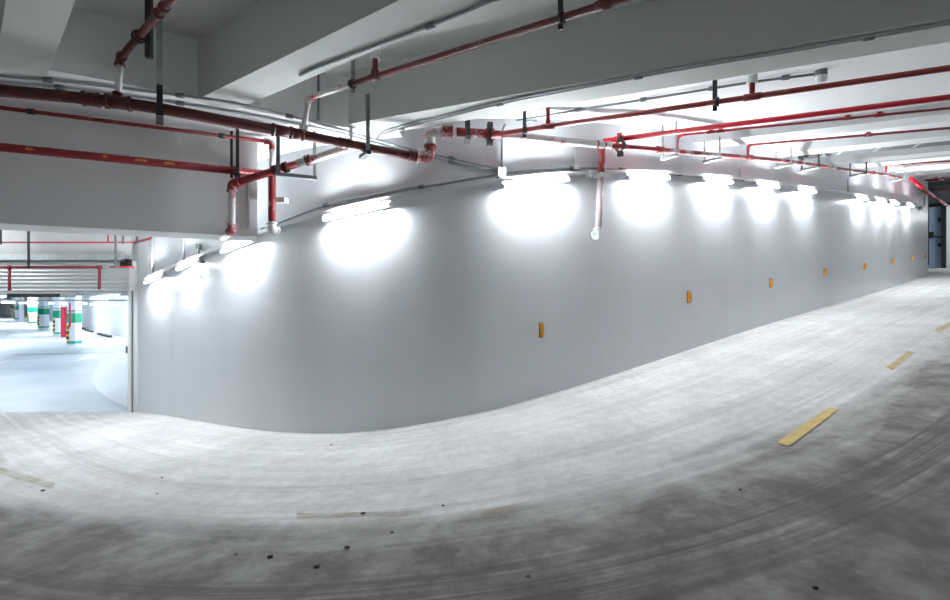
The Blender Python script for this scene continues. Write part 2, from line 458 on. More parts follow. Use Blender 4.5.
# ---- shutter opening -------------------------------------------------
HY = Wl.y + .02
xr = (131-475)/F*HY
mb = MB(); mb.box(Vector(((-26+xr)/2+.25, HY+.15, (1.8+.66)/2)), X, Yv, Z, 26+xr+.5+.0, .3, 1.8-.66)
mb.box(Vector((xr+.16, HY+.17, (-2.2+1.8)/2)), X, Yv, Z, .30, .34, 4.0)
struct(obj('wall_header', mb, M['white']), 'white wall over and beside the roller shutter')
rs = empty('roller_shutter', Vector((-12, HY-.05, -2.08)))
tag(rs, 'half raised silver roller shutter above the lower car park opening', 'roller shutter')
mb = MB(); x0s, x1s = -25.5, xr-.02; prof = []
zt, zb, ns = .72, .145, 8
for i in range(ns):
    z1 = zt-(zt-zb)*i/ns; z0 = zt-(zt-zb)*(i+1)/ns
    for a_ in range(5):
        th = math.pi*a_/4; prof.append((HY-.02-.022*math.sin(th), z1+(z0-z1)*a_/4))
mb.strip([Vector((x0s, y, z)) for y, z in prof], [Vector((x1s, y, z)) for y, z in prof], False)
mb.strip([Vector((x1s, HY+.015, z)) for y, z in prof], [Vector((x0s, HY+.015, z)) for y, z in prof], False)
obj('curtain', mb, M['shutter'], rs)
mb = MB(); mb.box(Vector(((x0s+x1s)/2, HY-.02, .135)), X, Yv, Z, x1s-x0s, .05, .035); obj('bottom_bar', mb, M['galv'], rs)
mb = MB(); mb.box(Vector((xr+.055, HY-.03, (-2.08+.72)/2)), X, Yv, Z, .09, .08, 2.80); mb.box(Vector((xr+.008, HY-.035, (-2.08+.17)/2)), X, Yv, Z, .018, .10, 2.25)
g = obj('guide_rail', mb, M['batten'], rs)
mb = MB(); mb.box(Vector((xr+.085, HY-.08, (-2.08+.17)/2)), X, Yv, Z, .02, .02, 2.25); obj('edge_strip', mb, M['strut'], rs)
mb = MB(); mb.box(Vector((xr-.02, HY-.06, -.92)), X, Yv, Z, .035, .05, .12); obj('lock_box', mb, M['strut'], rs)
mb = MB(); mb.box(Vector(((x0s+x1s)/2, HY-.06, .79)), X, Yv, Z, x1s-x0s, .14, .11); obj('hood', mb, M['galv'], rs)
mb = MB(); mb.tube([Vector((xr+.02, HY-.16, .71)), Vector((xr-.04, HY-.16, .71)), Vector((xr-.04, HY-.16, .60))], .04, 10); mb.box(Vector((xr+.01, HY-.11, .68)), X, Yv, Z, .12, .1, .14)
obj('motor', mb, M['black'], rs)

# ---- lower car park ---------------------------------------------------
FZ = -2.5
mb = MB(); y0 = Wl.y
k = mb.add([Vector((-95, y0, Wl.z)), Vector((0, y0, Wl.z)), Vector((0, 17, FZ)), Vector((-95, 17, FZ)), Vector((0, 95, FZ)), Vector((-95, 95, FZ))])
mb.face((k, k+1, k+2, k+3)); mb.face((k+3, k+2, k+4, k+5))
fl2 = struct(obj('floor_lower', mb, M['lowfloor']), 'pale blue painted floor of the car park below')
def low_floor(px, py, lift=0):
    # pixel to the two-plane lower floor
    lo, hi = 5, 95
    fz = lambda Y: FZ if Y > 17 else Wl.z + (FZ-Wl.z)*max(0, (Y-y0))/(17-y0)
    for _ in range(50):
        m_ = (lo+hi)/2; q = R(px, py, m_)
        if q.z > fz(m_): lo = m_
        else: hi = m_
    q = R(px, py, lo); q.z += lift; return q
mb = MB(); mb.prism([Vector((-95, HY+.3, 0)), Vector((0, HY+.3, 0)), Vector((0, 95, 0)), Vector((-95, 95, 0))], .42, .6)
struct(obj('ceiling_car_park', mb, M['lowwhite']))
mb = MB()
wp = [Vector((xr+.3, HY+.32, 0)), Vector((-13, 21, 0)), Vector((-22.4, 31.0, 0)), Vector((-36.6, 44, 0)), Vector((-79, 83, 0)), Vector((-95, 83, 0))]
for a_, b2 in zip(wp[:-1], wp[1:]):
    d = (b2-a_).normalized(); n = Vector((-d.y, d.x, 0))
    mb.box((a_+b2)/2 + Z*(-1.05) - n*(.1), d, n, Z, (b2-a_).length+.1, .2, 3.1)
struct(obj('wall_car_park', mb, M['lowwhite']), 'white far wall of the lower car park')
mb = MB(); mb.box(Vector((-95, 46, -1.05)), X, Yv, Z, .2, 75, 3.1)
struct(obj('wall_far', mb, M['service']))
# pale apron and a kerb line on the lower floor: painted parts of it
def paint(name, pix, mat, parent, fn, lift):
    m_ = MB(); k_ = m_.add([fn(a_, b2, lift) for a_, b2 in pix]); m_.face(range(k_, k_+len(pix))); return obj(name, m_, mat, parent)
mb = MB(); ax_, ay_ = [130.5,112,100,94,92,96,107,128], [355,358,364,371,380,389,398,408]
yy2 = [355+53*i/26 for i in range(27)]
lf = [low_floor(float(np.interp(y, ay_, ax_)), y, .006) for y in yy2]; rt_ = [low_floor(131.5, y, .006) for y in yy2]
mb.strip(lf, rt_); obj('apron_marking', mb, M['lowwhite'], fl2)
paint('drain_line', [(12,354),(115,352),(115,353.4),(12,355.6)], M['service'], fl2, low_floor, .006)
paint('bay_line', [(0,342.4),(125,341),(125,342),(0,343.6)], M['service'], fl2, low_floor, .006)
paint('arrow_marking', [(72,362),(86,357),(98,357.5),(80,360.5)], M['lowwhite'], fl2, low_floor, .008)
paint('arrow_marking', [(0,362),(10,359.8),(10,361),(0,364)], M['lowwhite'], fl2, low_floor, .008)

def column(px, by, wpx, style, label):
    Y = F*2.5/(by-300); w = wpx/F*Y*.62; c0 = Vector(((px-475)/F*Y - .38*w, Y+w/2, FZ))
    e = empty('parking_column', c0); tag(e, label, 'column', 'columns of the lower car park')
    m_ = MB(); m_.box(c0+Z*1.46, X, Yv, Z, w, w, 2.92); obj('shaft', m_, M['lowwhite'], e)
    def bnd(nm, z0, z1, mat, gr=.012):
        q = MB(); q.box(Vector((c0.x, c0.y, (z0+z1)/2)), X, Yv, Z, w+gr*2, w+gr*2, z1-z0); obj(nm, q, mat, e)
    if style in ('green', 'brown'):
        bnd('colour_band', -1.28, -.74, M['green' if style == 'green' else 'brown'])
        bnd('grey_band', -.66, -.56, M['grey_band']); 
    if style == 'green':
        bnd('base_band', FZ+.05, FZ+.19, M['teal'])
        q = MB(); q.box(Vector((c0.x-w/2+.06, c0.y-w/2-.02, -1.85)), X, Yv, Z, .13, .05, 1.0); obj('edge_guard', q, M['hazard'], e)
    return e
c1 = column(74, 344.5, 13, 'green', 'green banded white column nearest to the shutter, beside the red riser')
column(58.5, 335, 9.5, 'green', 'green banded column just left of the red hose cabinet')
column(43.2, 328.5, 9.6, 'green', 'green banded column third from the shutter')
column(32, 323.7, 8, 'green', 'green banded column fourth from the shutter')
column(21, 321.7, 4.5, 'plain', 'plain white column between two green banded ones')
column(16, 319.6, 4, 'green', 'far green banded column beside the plain white one')
column(12, 316.8, 2.4, 'brown', 'orange banded column far back in the car park')
column(7.6, 316.0, 3.6, 'plain', 'plain white column farthest back in the car park')
# sign panel on nearest column
Yc = F*2.5/44.5
mb = MB(); mb.box(Vector(((76-475)/F*Yc, Yc-.02, -1.0)), X, Yv, Z, .30, .02, .34); 
hc = MB(); q0 = low_floor(64.8, 337); Yh = q0.y
hc.box(Vector((q0.x, Yh, FZ+1.02)), X, Yv, Z, .30, .30, 2.04)
t_ = empty('hose_cabinet', Vector((q0.x, Yh, FZ))); tag(t_, 'tall narrow red fire hose cabinet between two columns', 'hose cabinet')
obj('body', hc, M['cabinet'], t_); hc = MB(); hc.box(Vector((q0.x-.0, Yh-.16, FZ+1.1)), X, Yv, Z, .24, .03, 1.7); obj('door', hc, M['cabinet'], t_)
mb = MB(); pr = [R(70, 303, Yc-.4), R(70, 327, Yc-.4), R(65.5, 328.3, Yc-.3)]
mb.tube(fillet(pr, .2), .045, 8); tag(obj('riser_pipe', mb, M['cabinet']), 'red riser pipe in front of the nearest green banded column', 'pipe')
# wheel stops at the foot of the far wall
for (a_, b2) in (((81,328.6),(84.5,329.8)), ((86,330.6),(92.6,332.6)), ((98,334.4),(110.5,337.6))):
    p0, p1 = low_floor(*a_), low_floor(*b2); d = (p1-p0).normalized(); n = Vector((-d.y, d.x, 0))
    m_ = MB(); m_.box((p0+p1)/2+Z*.07, d, n, Z, (p1-p0).length, .18, .14)
    tag(obj('wheel_stop', m_, M['duct']), {81: 'shortest black kerb at the car park wall foot, far end', 86: 'middle black kerb of three at the car park wall foot', 98: 'longest black kerb at the car park wall foot, near end'}[a_[0]], 'kerb', 'kerbs along the car park wall')
# services under the lower ceiling
def low_box(name, x0, x1, ya, yb, Y, depth, mat, label, cat, group=None):
    p0, p1 = R(x0, ya, Y), R(x1, yb, Y)
    m_ = MB(); m_.box(Vector(((p0.x+p1.x)/2, Y+depth/2, (p0.z+p1.z)/2)), X, Yv, Z, abs(p1.x-p0.x), depth, abs(p0.z-p1.z))
    return tag(obj(name, m_, mat), label, cat, group)
low_box('air_duct', 7, 60, 292.6, 297.2, 20, .8, M['duct'], 'black louvred air duct below the shutter edge', 'duct')
low_box('cable_tray', -60, 128, 299.6, 301.0, 25, .4, M['service'], 'long grey cable tray across the car park ceiling', 'cable tray')
low_box('air_duct', 66, 120, 293.6, 295.6, 22, .6, M['service'], 'grey service duct right of the black one', 'duct')
for i, (xa, xb, yy) in enumerate(((84,100,296.6),(112,130,297.4),(40,58,298.4))):
    low_box('ceiling_pipe', xa, xb, yy, yy+.8, 21+i, .1, M['galv'], ['steel pipe above the lit car park lamps', 'steel pipe next to the shutter guide rail', 'steel pipe below the black air duct'][i], 'pipe')
for i, (xa, xb, yy, Y) in enumerate(((92,107,298.6,21),(91,102,304.2,30),(107.5,120,304.8,28),(56,86,303.6,36),(20,40,303,50),(40,54,303,44),(2,14,302.4,50),(-80,-40,299,24),(-30,0,300.5,28),(6,12,302.2,62),(-14,-4,301.6,60))):  # last two are added to lighten the dark far-left end
    p0, p1 = R(xa, yy, Y), R(xb, yy, Y)
    m_ = MB(); m_.box((p0+p1)/2, X, Yv, Z, p1.x-p0.x, .14, .05)
    o = obj('car_park_lamp', m_, M['tube_far'])
    tag(o, ['bright tube high up just below the shutter edge', 'short lamp left of two over the far wall', 'short lamp nearest to the guide rail over the far wall', 'long lamp over the red hose cabinet', 'lamp over the third and fourth columns', 'lamp over the second column', 'lamp at far left end of the car park', 'lamp outside the left edge of the picture', 'lamp at the left edge near the shutter', 'tiny far fill lamp added between the last columns', 'tiny far fill lamp added beyond the left edge'][i], 'lamp', 'tube lamps of the lower car park')
for xa, xb, c_, nm in ((49, 53, (.05, .9, .2), 'green'), (59.5, 65, (1, .2, .25), 'red'), (73, 78, (.05, .9, .2), 'green')):
    p0, p1 = R(xa, 302.9, 30), R(xb, 304.4, 30)
    m_ = MB(); m_.box((p0+p1)/2, X, Yv, Z, p1.x-p0.x, .06, p0.z-p1.z)
    key = 'sign_'+nm
    if key not in M: M[key] = emit('lit_sign_'+nm, c_, 2.2)
    tag(obj('signal_light', m_, M[key]), {49: 'green parking signal over the second column', 59.5: 'red parking signal above the hose cabinet', 73: 'green parking signal over the nearest column'}[xa], 'signal light', 'parking signals under the car park ceiling')

# ---- far right vestibule with doors -------------------------------------
we = WALL[-1]; cw = we + tE*5.2 + Z*(.09*5.2)
zb_ = cw.z - .02
mb = MB()
nn = nE
def cwb(l0, l1, z0, z1, d=.2): mb.box(cw + nn*((l0+l1)/2) + tE*(d/2) + Z*((z0+z1)/2), nn, tE, Z, l1-l0, d, z1-z0)
cwb(-3.2, 8, 2.7, 3.6); cwb(-3.2, -1.95, -.2, 2.7); cwb(1.3, 8, -.2, 2.7)
struct(obj('wall_right', mb, M['shaded_wall']), 'dark end wall with doors at the top of the ramp')
mb = MB(); s1 = we - nE*3.2
mb.box((s1+cw-nE*3.2)/2 + Z*1.6 - nE*.1, tE, nE, Z, 5.6, .2, 4.5)
struct(obj('wall_vestibule', mb, M['shaded_wall']))
d1 = empty('door_1', cw); struct(d1, 'blue grey double door at the top of the ramp')
def leaf(l0, l1, mat, nm='leaf'):
    m_ = MB(); m_.box(cw + nn*((l0+l1)/2) + tE*.06 + Z*1.35, nn, tE, Z, l1-l0, .06, 2.66); return obj(nm, m_, mat, d1)
def perp(px):  # distance across the end wall for a picture column
    dx = (px-475)/F; o = cw; # solve o + nn*l on ray X = dx*Y
    return (dx*o.y-o.x)/(nn.x-dx*nn.y)
lA, lB, lC, lD = perp(929), perp(941.5), perp(946.3), perp(957)
L1 = leaf(lA, lB, M['door']); L2 = leaf(lC, lD, M['door_white'])
m_ = MB(); m_.box(cw+nn*((lB+lC)/2)+Z*1.35-tE*.02, nn, tE, Z, lC-lB, .16, 2.7); m_.box(cw+nn*((lA+lD)/2)+Z*2.74-tE*.02, nn, tE, Z, lD-lA+.2, .16, .12); obj('frame', m_, M['black'], d1)
for nm, dl in (('hinge', 2.1), ('hinge', 1.0)):
    m_ = MB(); m_.box(cw+nn*(lB-.06)+Z*dl-tE*.03, nn, tE, Z, .1, .06, .16); obj(nm, m_, M['black'], L1)
m_ = MB(); m_.tube([cw+nn*(lA+.12*(lB-lA))+Z*1.45-tE*.05, cw+nn*lB+Z*1.32-tE*.05], .03, 8); m_.box(cw+nn*(lA+.14*(lB-lA))+Z*1.46-tE*.05, nn, tE, Z, .2, .08, .26)
obj('push_bar', m_, M['black'], L1)

# ---- floor paint, pebbles ----------------------------------------------
def dash(c4, label, mat=None):
    """quad in picture corners a,b (far edge) c,d (near edge), laid on the ramp"""
    a_, b2, c2, d2 = [Vector((*q, 0)) for q in c4]; m_ = MB(); N, K = 10, 3; g = []
    for i in range(N+1):
        for j in range(K+1):
            s_, t2 = i/N, j/K; q = (a_*(1-s_)+b2*s_)*(1-t2) + (d2*(1-s_)+c2*s_)*t2
            g.append(on_floor(q.x, q.y, .006))
    k_ = m_.add(g)
    for i in range(N):
        for j in range(K): m_.face((k_+i*(K+1)+j, k_+(i+1)*(K+1)+j, k_+(i+1)*(K+1)+j+1, k_+i*(K+1)+j+1), True)
    o = obj('lane_dash', m_, mat or M['yellow'], floor); o['label'] = label; return o
m, nt, b = newmat('faded_yellow_road_paint'); p = geo_pos(nt)
al = ramp(nt, noise(nt, p, 5, 7, .7), [(.30, (.06,.06,.06)), (.66, (.5,.5,.5))])
b.inputs['Base Color'].default_value = (.46, .37, .22, 1); b.inputs['Roughness'].default_value = .85; nt.links.new(al.outputs['Color'], b.inputs['Alpha']); M['faded'] = m
M['half_worn'] = M['faded'].copy(); M['half_worn'].name = 'half_worn_yellow_road_paint'
for n_h in M['half_worn'].node_tree.nodes:
    if n_h.type == 'VALTORGB': n_h.color_ramp.elements[0].color = (.3,.3,.3,1); n_h.color_ramp.elements[1].color = (.85,.85,.85,1)
    if n_h.type == 'BSDF_PRINCIPLED': n_h.inputs['Base Color'].default_value = (.58,.44,.18,1)
dash([(777,443),(829,408),(839,410),(789,447)], 'yellow painted lane dash')
dash([(886,368),(908,351.5),(914,353),(893,370.5)], 'yellow painted lane dash', M['half_worn'])
dash([(934,331),(950,322),(954,324),(939,333)], 'yellow painted lane dash', M['half_worn'])
dash([(296,514),(420,512),(422,517),(298,519)], 'faded yellow lane dash', M['faded'])
dash([(480,512),(526,503),(530,507),(482,517)], 'faded yellow lane dash', M['faded'])
dash([(-20,462),(56,484),(52,490),(-24,468)], 'faded yellow lane dash', M['faded'])
for i, (px, py, r_) in enumerate(((43,491,.030),(363,514,.026),(347,548,.026),(270,557,.024),(317,567,.026),(392,533,.018),(236,555,.016),(443,506,.018),(740,490,.015),(528,577,.02),(815,588,.02),(162,478,.018),(157,494,.016),(331,445,.018))):
    c_ = on_floor(px, py); m_ = MB(); N, K = 8, 5; r_ *= .5
    for a_ in range(K+1):
        th = math.pi*a_/K
        for q in range(N):
            ph = 2*math.pi*q/N; j = random.uniform(.8, 1.15)
            m_.v.append(c_+Vector((math.sin(th)*math.cos(ph)*r_*1.3*j, math.sin(th)*math.sin(ph)*r_*j, r_*.35+math.cos(th)*r_*.5)))
    for a_ in range(K):
        for q in range(N): m_.face((a_*N+q, a_*N+(q+1)%N, (a_+1)*N+(q+1)%N, (a_+1)*N+q), True)
    tag(obj('pebble', m_, M['grit']), 'small dark pebble lying loose on the dusty ramp floor', 'pebble', 'pebbles on the ramp floor')

# ---- wall reflectors -----------------------------------------------------
refl = None
RL = ['largest orange reflector, alone on the nearest part of the wall', 'second orange reflector from the near end, right of the largest', 'third orange reflector up the ramp wall', 'fourth orange reflector up the ramp wall', 'fifth orange reflector up the ramp wall', 'sixth orange reflector up the ramp wall', 'seventh orange reflector, second from the far wall end', 'eighth orange reflector at the far corner of the wall']
for i, (px, py) in enumerate(((541,330),(688,297),(770,283),(824,272.3),(864,266),(893,260.5),(912,257.5),(925,256))):
    c_ = wall_pt(px, .0, py=py); t, n = wall_tn(px)
    if refl is None:
        root = empty('wall_reflector', c_)
        m_ = MB(); m_.box(c_+n*.004, t, n, Z, .050, .008, .165); p1 = obj('base_plate', m_, M['orange_dark'], root)
        m_ = MB(); h, w_, d_ = .075, .020, .036; k_ = m_.add([c_+t*sx_*w_*q+n*(.008+dd)+Z*sz*h*zz_ for (q, dd, zz_) in ((1,0,1),(.75,d_,.86)) for sx_ in (-1,1) for sz in (-1,1)])
        for f_ in ((0,1,5,4),(2,6,7,3),(0,4,6,2),(1,3,7,5),(4,5,7,6),(0,2,3,1)): m_.face([k_+z_ for z_ in f_])
        p2 = obj('reflector_lens', m_, M['orange'], root)
        # express in a local frame (x = along wall)
        ang0 = math.atan2(t.y, t.x); refl = (root, ang0); R0 = root
        rt = root
    else:
        rt = R0.copy(); COL.objects.link(rt)
        for ch in (p1, p2):
            q = ch.copy(); COL.objects.link(q); q.parent = rt
        rt.location = W(c_); rt.rotation_euler = (0, 0, math.atan2(t.y, t.x)-ang0)
    tag(rt, RL[i], 'reflector', 'orange reflectors along the ramp wall')

# ---- pipes ---------------------------------------------------------------
def pipe(name, label, runs, r, mat, cat='pipe', bend=.12, couplings=(), elbows=(), group=None, sleeve=None, parts_mat=None):
    """runs: list of point lists; each becomes a child; couplings: (point, direction, len, k)"""
    root = empty(name, runs[0][0][0] if isinstance(runs[0], tuple) else runs[0][0]); tag(root, label, cat, group)
    for i, ru in enumerate(runs):
        if isinstance(ru, tuple): pts, rr, nm, mt = ru
        else: pts, rr, nm, mt = ru, r, 'pipe_run', mat
        m_ = MB(); m_.tube(pts, rr, 14); obj(nm, m_, mt, root)
    for (pt, d, ln, k_) in couplings:
        d = d.normalized(); m_ = MB(); m_.tube([pt-d*ln/2, pt-d*ln*.38, pt+d*ln*.38, pt+d*ln/2], r, 14, True, [r*(k_-.06), r*k_, r*k_, r*(k_-.06)])
        for sgn in (-1, 1):
            m_.ring(pt+d*(sgn*ln*.40), d, r*1.0, r*(k_-1)+r*.14, ln*.14)
        obj('coupling', m_, parts_mat or mat, root)
    return root
def seg(pts, i, f):
    d = pts[i+1]-pts[i]; return pts[i]+d*f, d
def elbow(pts_corner, r, root, mat, ln=.1, nm='elbow'):
    a_, b2, c2 = pts_corner; d1, d2 = (a_-b2).normalized(), (c2-b2).normalized()
    path = fillet([b2+d1*ln, b2, b2+d2*ln], ln*.85, 7); m_ = MB(); m_.tube(path, r*1.18, 14)
    m_.ring(b2+d1*ln, d1, r, r*.42, r*.5); m_.ring(b2+d2*ln, d2, r, r*.42, r*.5)
    return obj(nm, m_, mat, root)

# main fire pipe
L = [Rz(-60, 85, 1.5), Rz(0, 90.5, 1.5), Rz(60, 96, 1.5), Rz(110, 101.5, 1.5), Rz(150, 107, 1.5), Rz(200, 116, 1.5), Rz(240, 123.5, 1.5), Rz(310, 136.5, 1.5), Rz(365, 147.5, 1.46), Rz(421, 157.5, 1.42)]
L[0] = L[1] + (L[1]-L[2]).normalized()*3.6 - Z*.0
Lp = sweep(L, 5)
Rp = [wall_pt(px, .30, py=py) for px, py in ((441,131),(490,134),(545,139.5),(600,144.5),(650,149),(700,153.5),(760,158.5),(800,163),(850,170),(885,174.5),(902,178))]
Rpp = sweep(Rp, 5)
r0 = .044
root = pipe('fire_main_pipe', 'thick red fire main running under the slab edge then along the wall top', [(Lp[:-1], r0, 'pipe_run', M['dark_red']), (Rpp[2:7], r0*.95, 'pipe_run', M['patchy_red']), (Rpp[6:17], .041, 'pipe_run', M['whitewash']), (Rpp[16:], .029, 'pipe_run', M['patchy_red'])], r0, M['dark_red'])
e1 = Lp[-1]; e2 = Vector((Rpp[0].x-.04, e1.y-.02, 0)); 
Pup = Vector((e1.x+.09, e1.y+.0, Rpp[0].z)); Plow = Vector((e1.x+.09, e1.y, e1.z))
elbow((Lp[-4], Plow, Pup), r0, root, M['patchy_red'], .115)
m_ = MB(); m_.tube([Plow+Z*.09, Pup-Z*.09], r0, 14); obj('pipe_run', m_, M['whitewash'], root)
elbow((Plow, Pup, Rpp[2]), r0, root, M['whitewash'], .115)
m_ = MB(); m_.tube([Pup+(Rpp[1]-Pup).normalized()*.08, Rpp[2]], r0, 14); obj('pipe_run', m_, M['whitewash'], root)
def coup(pts, px, ln, k_, mat, r=r0):
    best = min(range(len(pts)-1), key=lambda i: abs(475+F*pts[i].x/pts[i].y-px)); d = (pts[best+1]-pts[best]).normalized(); pt = pts[best]
    m_ = MB(); m_.tube([pt-d*ln/2, pt+d*ln/2], r*k_, 14)
    for sgn in (-1, 1): m_.ring(pt+d*(sgn*ln*.44), d, r*.98, r*(k_-1)+r*.16, ln*.14)
    obj('coupling', m_, mat, root)
for px, ln in ((90,.1),(118,.16),(283,.17),(303,.12),(347,.09),(412,.09)): coup(Lp, px, ln, 1.14, M['dark_red'])
for px, ln in ((450,.10),(488,.08)): coup(Rpp, px, ln, 1.16, M['patchy_red'])
for px, ln in ((600,.12),(660,.1),(745,.12),(800,.1),(870,.12)): coup(Rpp, px, ln, 1.2, M['patchy_red'], .032)
# bright descending tail beyond the wall end
tail = [wall_pt(911, .42, py=178.5), R(926, 190.5, 16.0), R(934, 197, 17.9), R(947, 205.5, 20.4)]
r1 = pipe('bright_pipe', 'short bright red pipe running on past the far wall corner', [(tail[:3], .052, 'pipe_run', M['bright_red']), (tail[2:], .05, 'pipe_run', M['patchy_red'])], .06, M['bright_red'])
for f_ in (1, 2):
    m_ = MB(); d = (tail[f_+1]-tail[f_-1]).normalized(); m_.tube([tail[f_]-d*.1, tail[f_]+d*.1], .066, 12); obj('coupling', m_, M['dark_red'], r1)

# cross pipes under the right-hand slab
def cross(name, label, p0, p1, r, mat, drop=None, ext=1.6, clips=(), mats=None, risers=()):
    d = (p1-p0).normalized(); end = p1 + d*ext
    root = empty(name, p0); tag(root, label, 'pipe', 'sprinkler branch pipes under the slab')
    pts = [p0, end]
    if drop is not None: pts = fillet([drop, p0, end], .10)
    m_ = MB(); m_.tube(pts, r, 12); obj('pipe_run', m_, mat, root)
    if drop is not None: elbow((drop, p0, end), r, root, mat, .09)
    for f_ in clips:
        c_ = p0+(p1-p0)*f_; m_ = MB(); m_.tube([c_-d*.05, c_+d*.05], r*1.4, 12); m_.box(c_+Z*(r*1.6), d, d.cross(Z), Z, .05, .03, r*1.6); obj('coupling', m_, mat, root)
    for px_, mt in risers:
        dx = (px_-475)/F; c_ = p0+d*((dx*p0.y-p0.x)/(d.x-dx*d.y)); zt_ = slab_z(c_.x, c_.y)+.01; m_ = MB(); m_.tube([c_, Vector((c_.x, c_.y, zt_))], r*.95, 10); obj('riser', m_, mat, root)
        m_ = MB(); m_.tube([c_-d*.06, c_+d*.06], r*1.3, 12); obj('tee', m_, mat, root)
        if mt: m_ = MB(); m_.tube([Vector((c_.x, c_.y, zt_-.15)), Vector((c_.x, c_.y, zt_+.02))], r*1.9, 12); obj('ceiling_collar', m_, mt, root)
    return root
Wm = lambda px: wall_Y(px)
P1a = wall_pt(493, .34, py=135); P1a = Rz(493, 134.5, P1a.z); P1b = Rz(950, 68, P1a.z)
cross('branch_pipe', 'dull red branch pipe closest behind the big beam', P1a, P1b, .022, pipe_mat('dull_red', (.22,.02,.02), (.36,.2,.18), .72, 2), risers=((548, None), (752, M['white'])))
def ribpipe(px0, py0, px1, py1, off, r, mat, name, label, dz=None, **kw):
    Yw = wall_Y(px0); p0 = R(px0, py0, Yw-off); p1 = Rz(px1, py1, p0.z)
    return p0, p1
p0, p1 = ribpipe(603, 141, 950, 97, .18, 0, None, '', '')
cross('branch_pipe', 'thickest bright red branch pipe, second behind the big beam', p0, p1, .026, M['bright_red'], clips=(.06,))
p0, p1 = ribpipe(677.5, 135.3, 950, 108, .22, 0, None, '', '')
cross('branch_pipe', 'thin red branch pipe just below the thick bright red one', p0, p1, .015, M['red'], drop=R(677.3, 150.5, wall_Y(677)-.22), clips=(.14,.18,.66,.77))
p0, p1 = ribpipe(748, 145, 950, 128, .3, 0, None, '', '')
cross('branch_pipe', 'thin red branch pipe above the steel trunking', p0, p1, .017, M['red'], drop=R(748, 157, wall_Y(748)-.3), clips=(.62,))
p0, p1 = ribpipe(886, 165, 950, 161, .45, 0, None, '', '')
cross('branch_pipe', 'thin red branch pipe below the steel trunking near the far corner', p0, p1, .022, M['red'], drop=R(886, 173, wall_Y(886)-.45), ext=6, clips=(.3,.45))
p0, p1 = ribpipe(913, 169.5, 952, 168, .5, 0, None, '', '')
cross('branch_pipe', 'thin red branch pipe above the bright tail of the main', p0, p1, .024, M['red'], ext=6)
p0 = R(925, 180.3, 15.9); p1 = R(952, 178.8, 15.8)
cross('branch_pipe', 'red branch pipe with couplings nearest to the dark doors', p0, p1, .034, M['patchy_red'], ext=6, clips=(.4,.65))
p0 = R(931, 190.3, 19); p1 = R(953, 190, 19.6)
cross('branch_pipe', 'dark red pipe low over the dark doors', p0, p1, .045, M['dark_red'], ext=6)
# galvanised trunking across the slab
p0, p1 = ribpipe(821, 152.5, 950, 140, .85, 0, None, '', ''); d = (p1-p0).normalized(); n = Vector((-d.y, d.x, 0))
e = empty('steel_trunking', p0); tag(e, 'long galvanised steel trunking crossing the white slab on the right', 'trunking')
m_ = MB(); m_.box((p0+p1)/2+d*1, d, n, Z, (p1-p0).length+2, .26, .09); obj('tray', m_, M['strut'], e)
for f_ in (.15, .45, .75): c_ = p0+(p1-p0)*f_; m_ = MB(); m_.box(c_+Z*.005, d, n, Z, .06, .28, .115); obj('joint_plate', m_, M['galv'], e)
m_ = MB(); m_.box(p0-d*.12+Z*.02, d, n, Z, .25, .34, .16); m_.box(p0-d*.3-Z*.03, d, n, Z, .14, .2, .12); obj('end_bracket', m_, M['black'], e)
p0, p1 = R(793, 152, wall_Y(793)-.35), R(803, 151.2, wall_Y(803)-.5)
m_ = MB(); d = (p1-p0).normalized(); n = Vector((-d.y, d.x, 0)); m_.box((p0+p1)/2, d, n, Z, (p1-p0).length+.1, .2, .12); 
tag(obj('black_bracket', m_, M['black']), 'black bracket box left of the steel trunking end', 'bracket')

# pipe in front of the big beam
q = [Rz(308, 98, 1.9), Rz(375, 72.5, 1.9), Rz(440, 50.5, 1.9), Rz(560, 18.5, 1.9)]
d = (q[3]-q[0]).normalized(); q0, qe = q[0], q[0]+d*6.2
drop = Vector((q0.x-.02, q0.y-.06, 1.56))
root = empty('branch_pipe', q0); tag(root, 'dark red branch pipe hung along the front of the big beam', 'pipe', 'sprinkler branch pipes under the slab')
m_ = MB(); mid = q0+d*.55; m_.tube(fillet([drop, q0, mid], .1), .025, 12); obj('pipe_run', m_, M['whitewash'], root)
m_ = MB(); m_.tube([mid, qe], .025, 12); obj('pipe_run', m_, M['dark_red'], root)
elbow((drop, q0, qe), .025, root, M['whitewash'], .07)
def onpipe(px):
    dx = (px-475)/F; o = q0; s_ = (dx*o.y-o.x)/(d.x-dx*d.y); return o+d*s_
for px, mt in ((375, M['white']), (603, None)):
    c_ = onpipe(px); m_ = MB(); m_.tube([c_, Vector((c_.x, c_.y, Z_UP+.02))], .023, 10); obj('riser', m_, M['dark_red'], root)
    m_ = MB(); m_.tube([c_-d*.05, c_+d*.05], .033, 12); m_.tube([c_, c_+Z*.06], .033, 12); obj('tee', m_, M['dark_red'], root)
    if mt: m_ = MB(); m_.tube([Vector((c_.x, c_.y, Z_UP-.15)), Vector((c_.x, c_.y, Z_UP+.01))], .045, 12); obj('ceiling_collar', m_, mt, root)
m_ = MB(); c_ = drop; m_.tube([c_-Z*.03, c_+Z*.05], .042, 12); obj('coupling', m_, M['whitewash'], root)
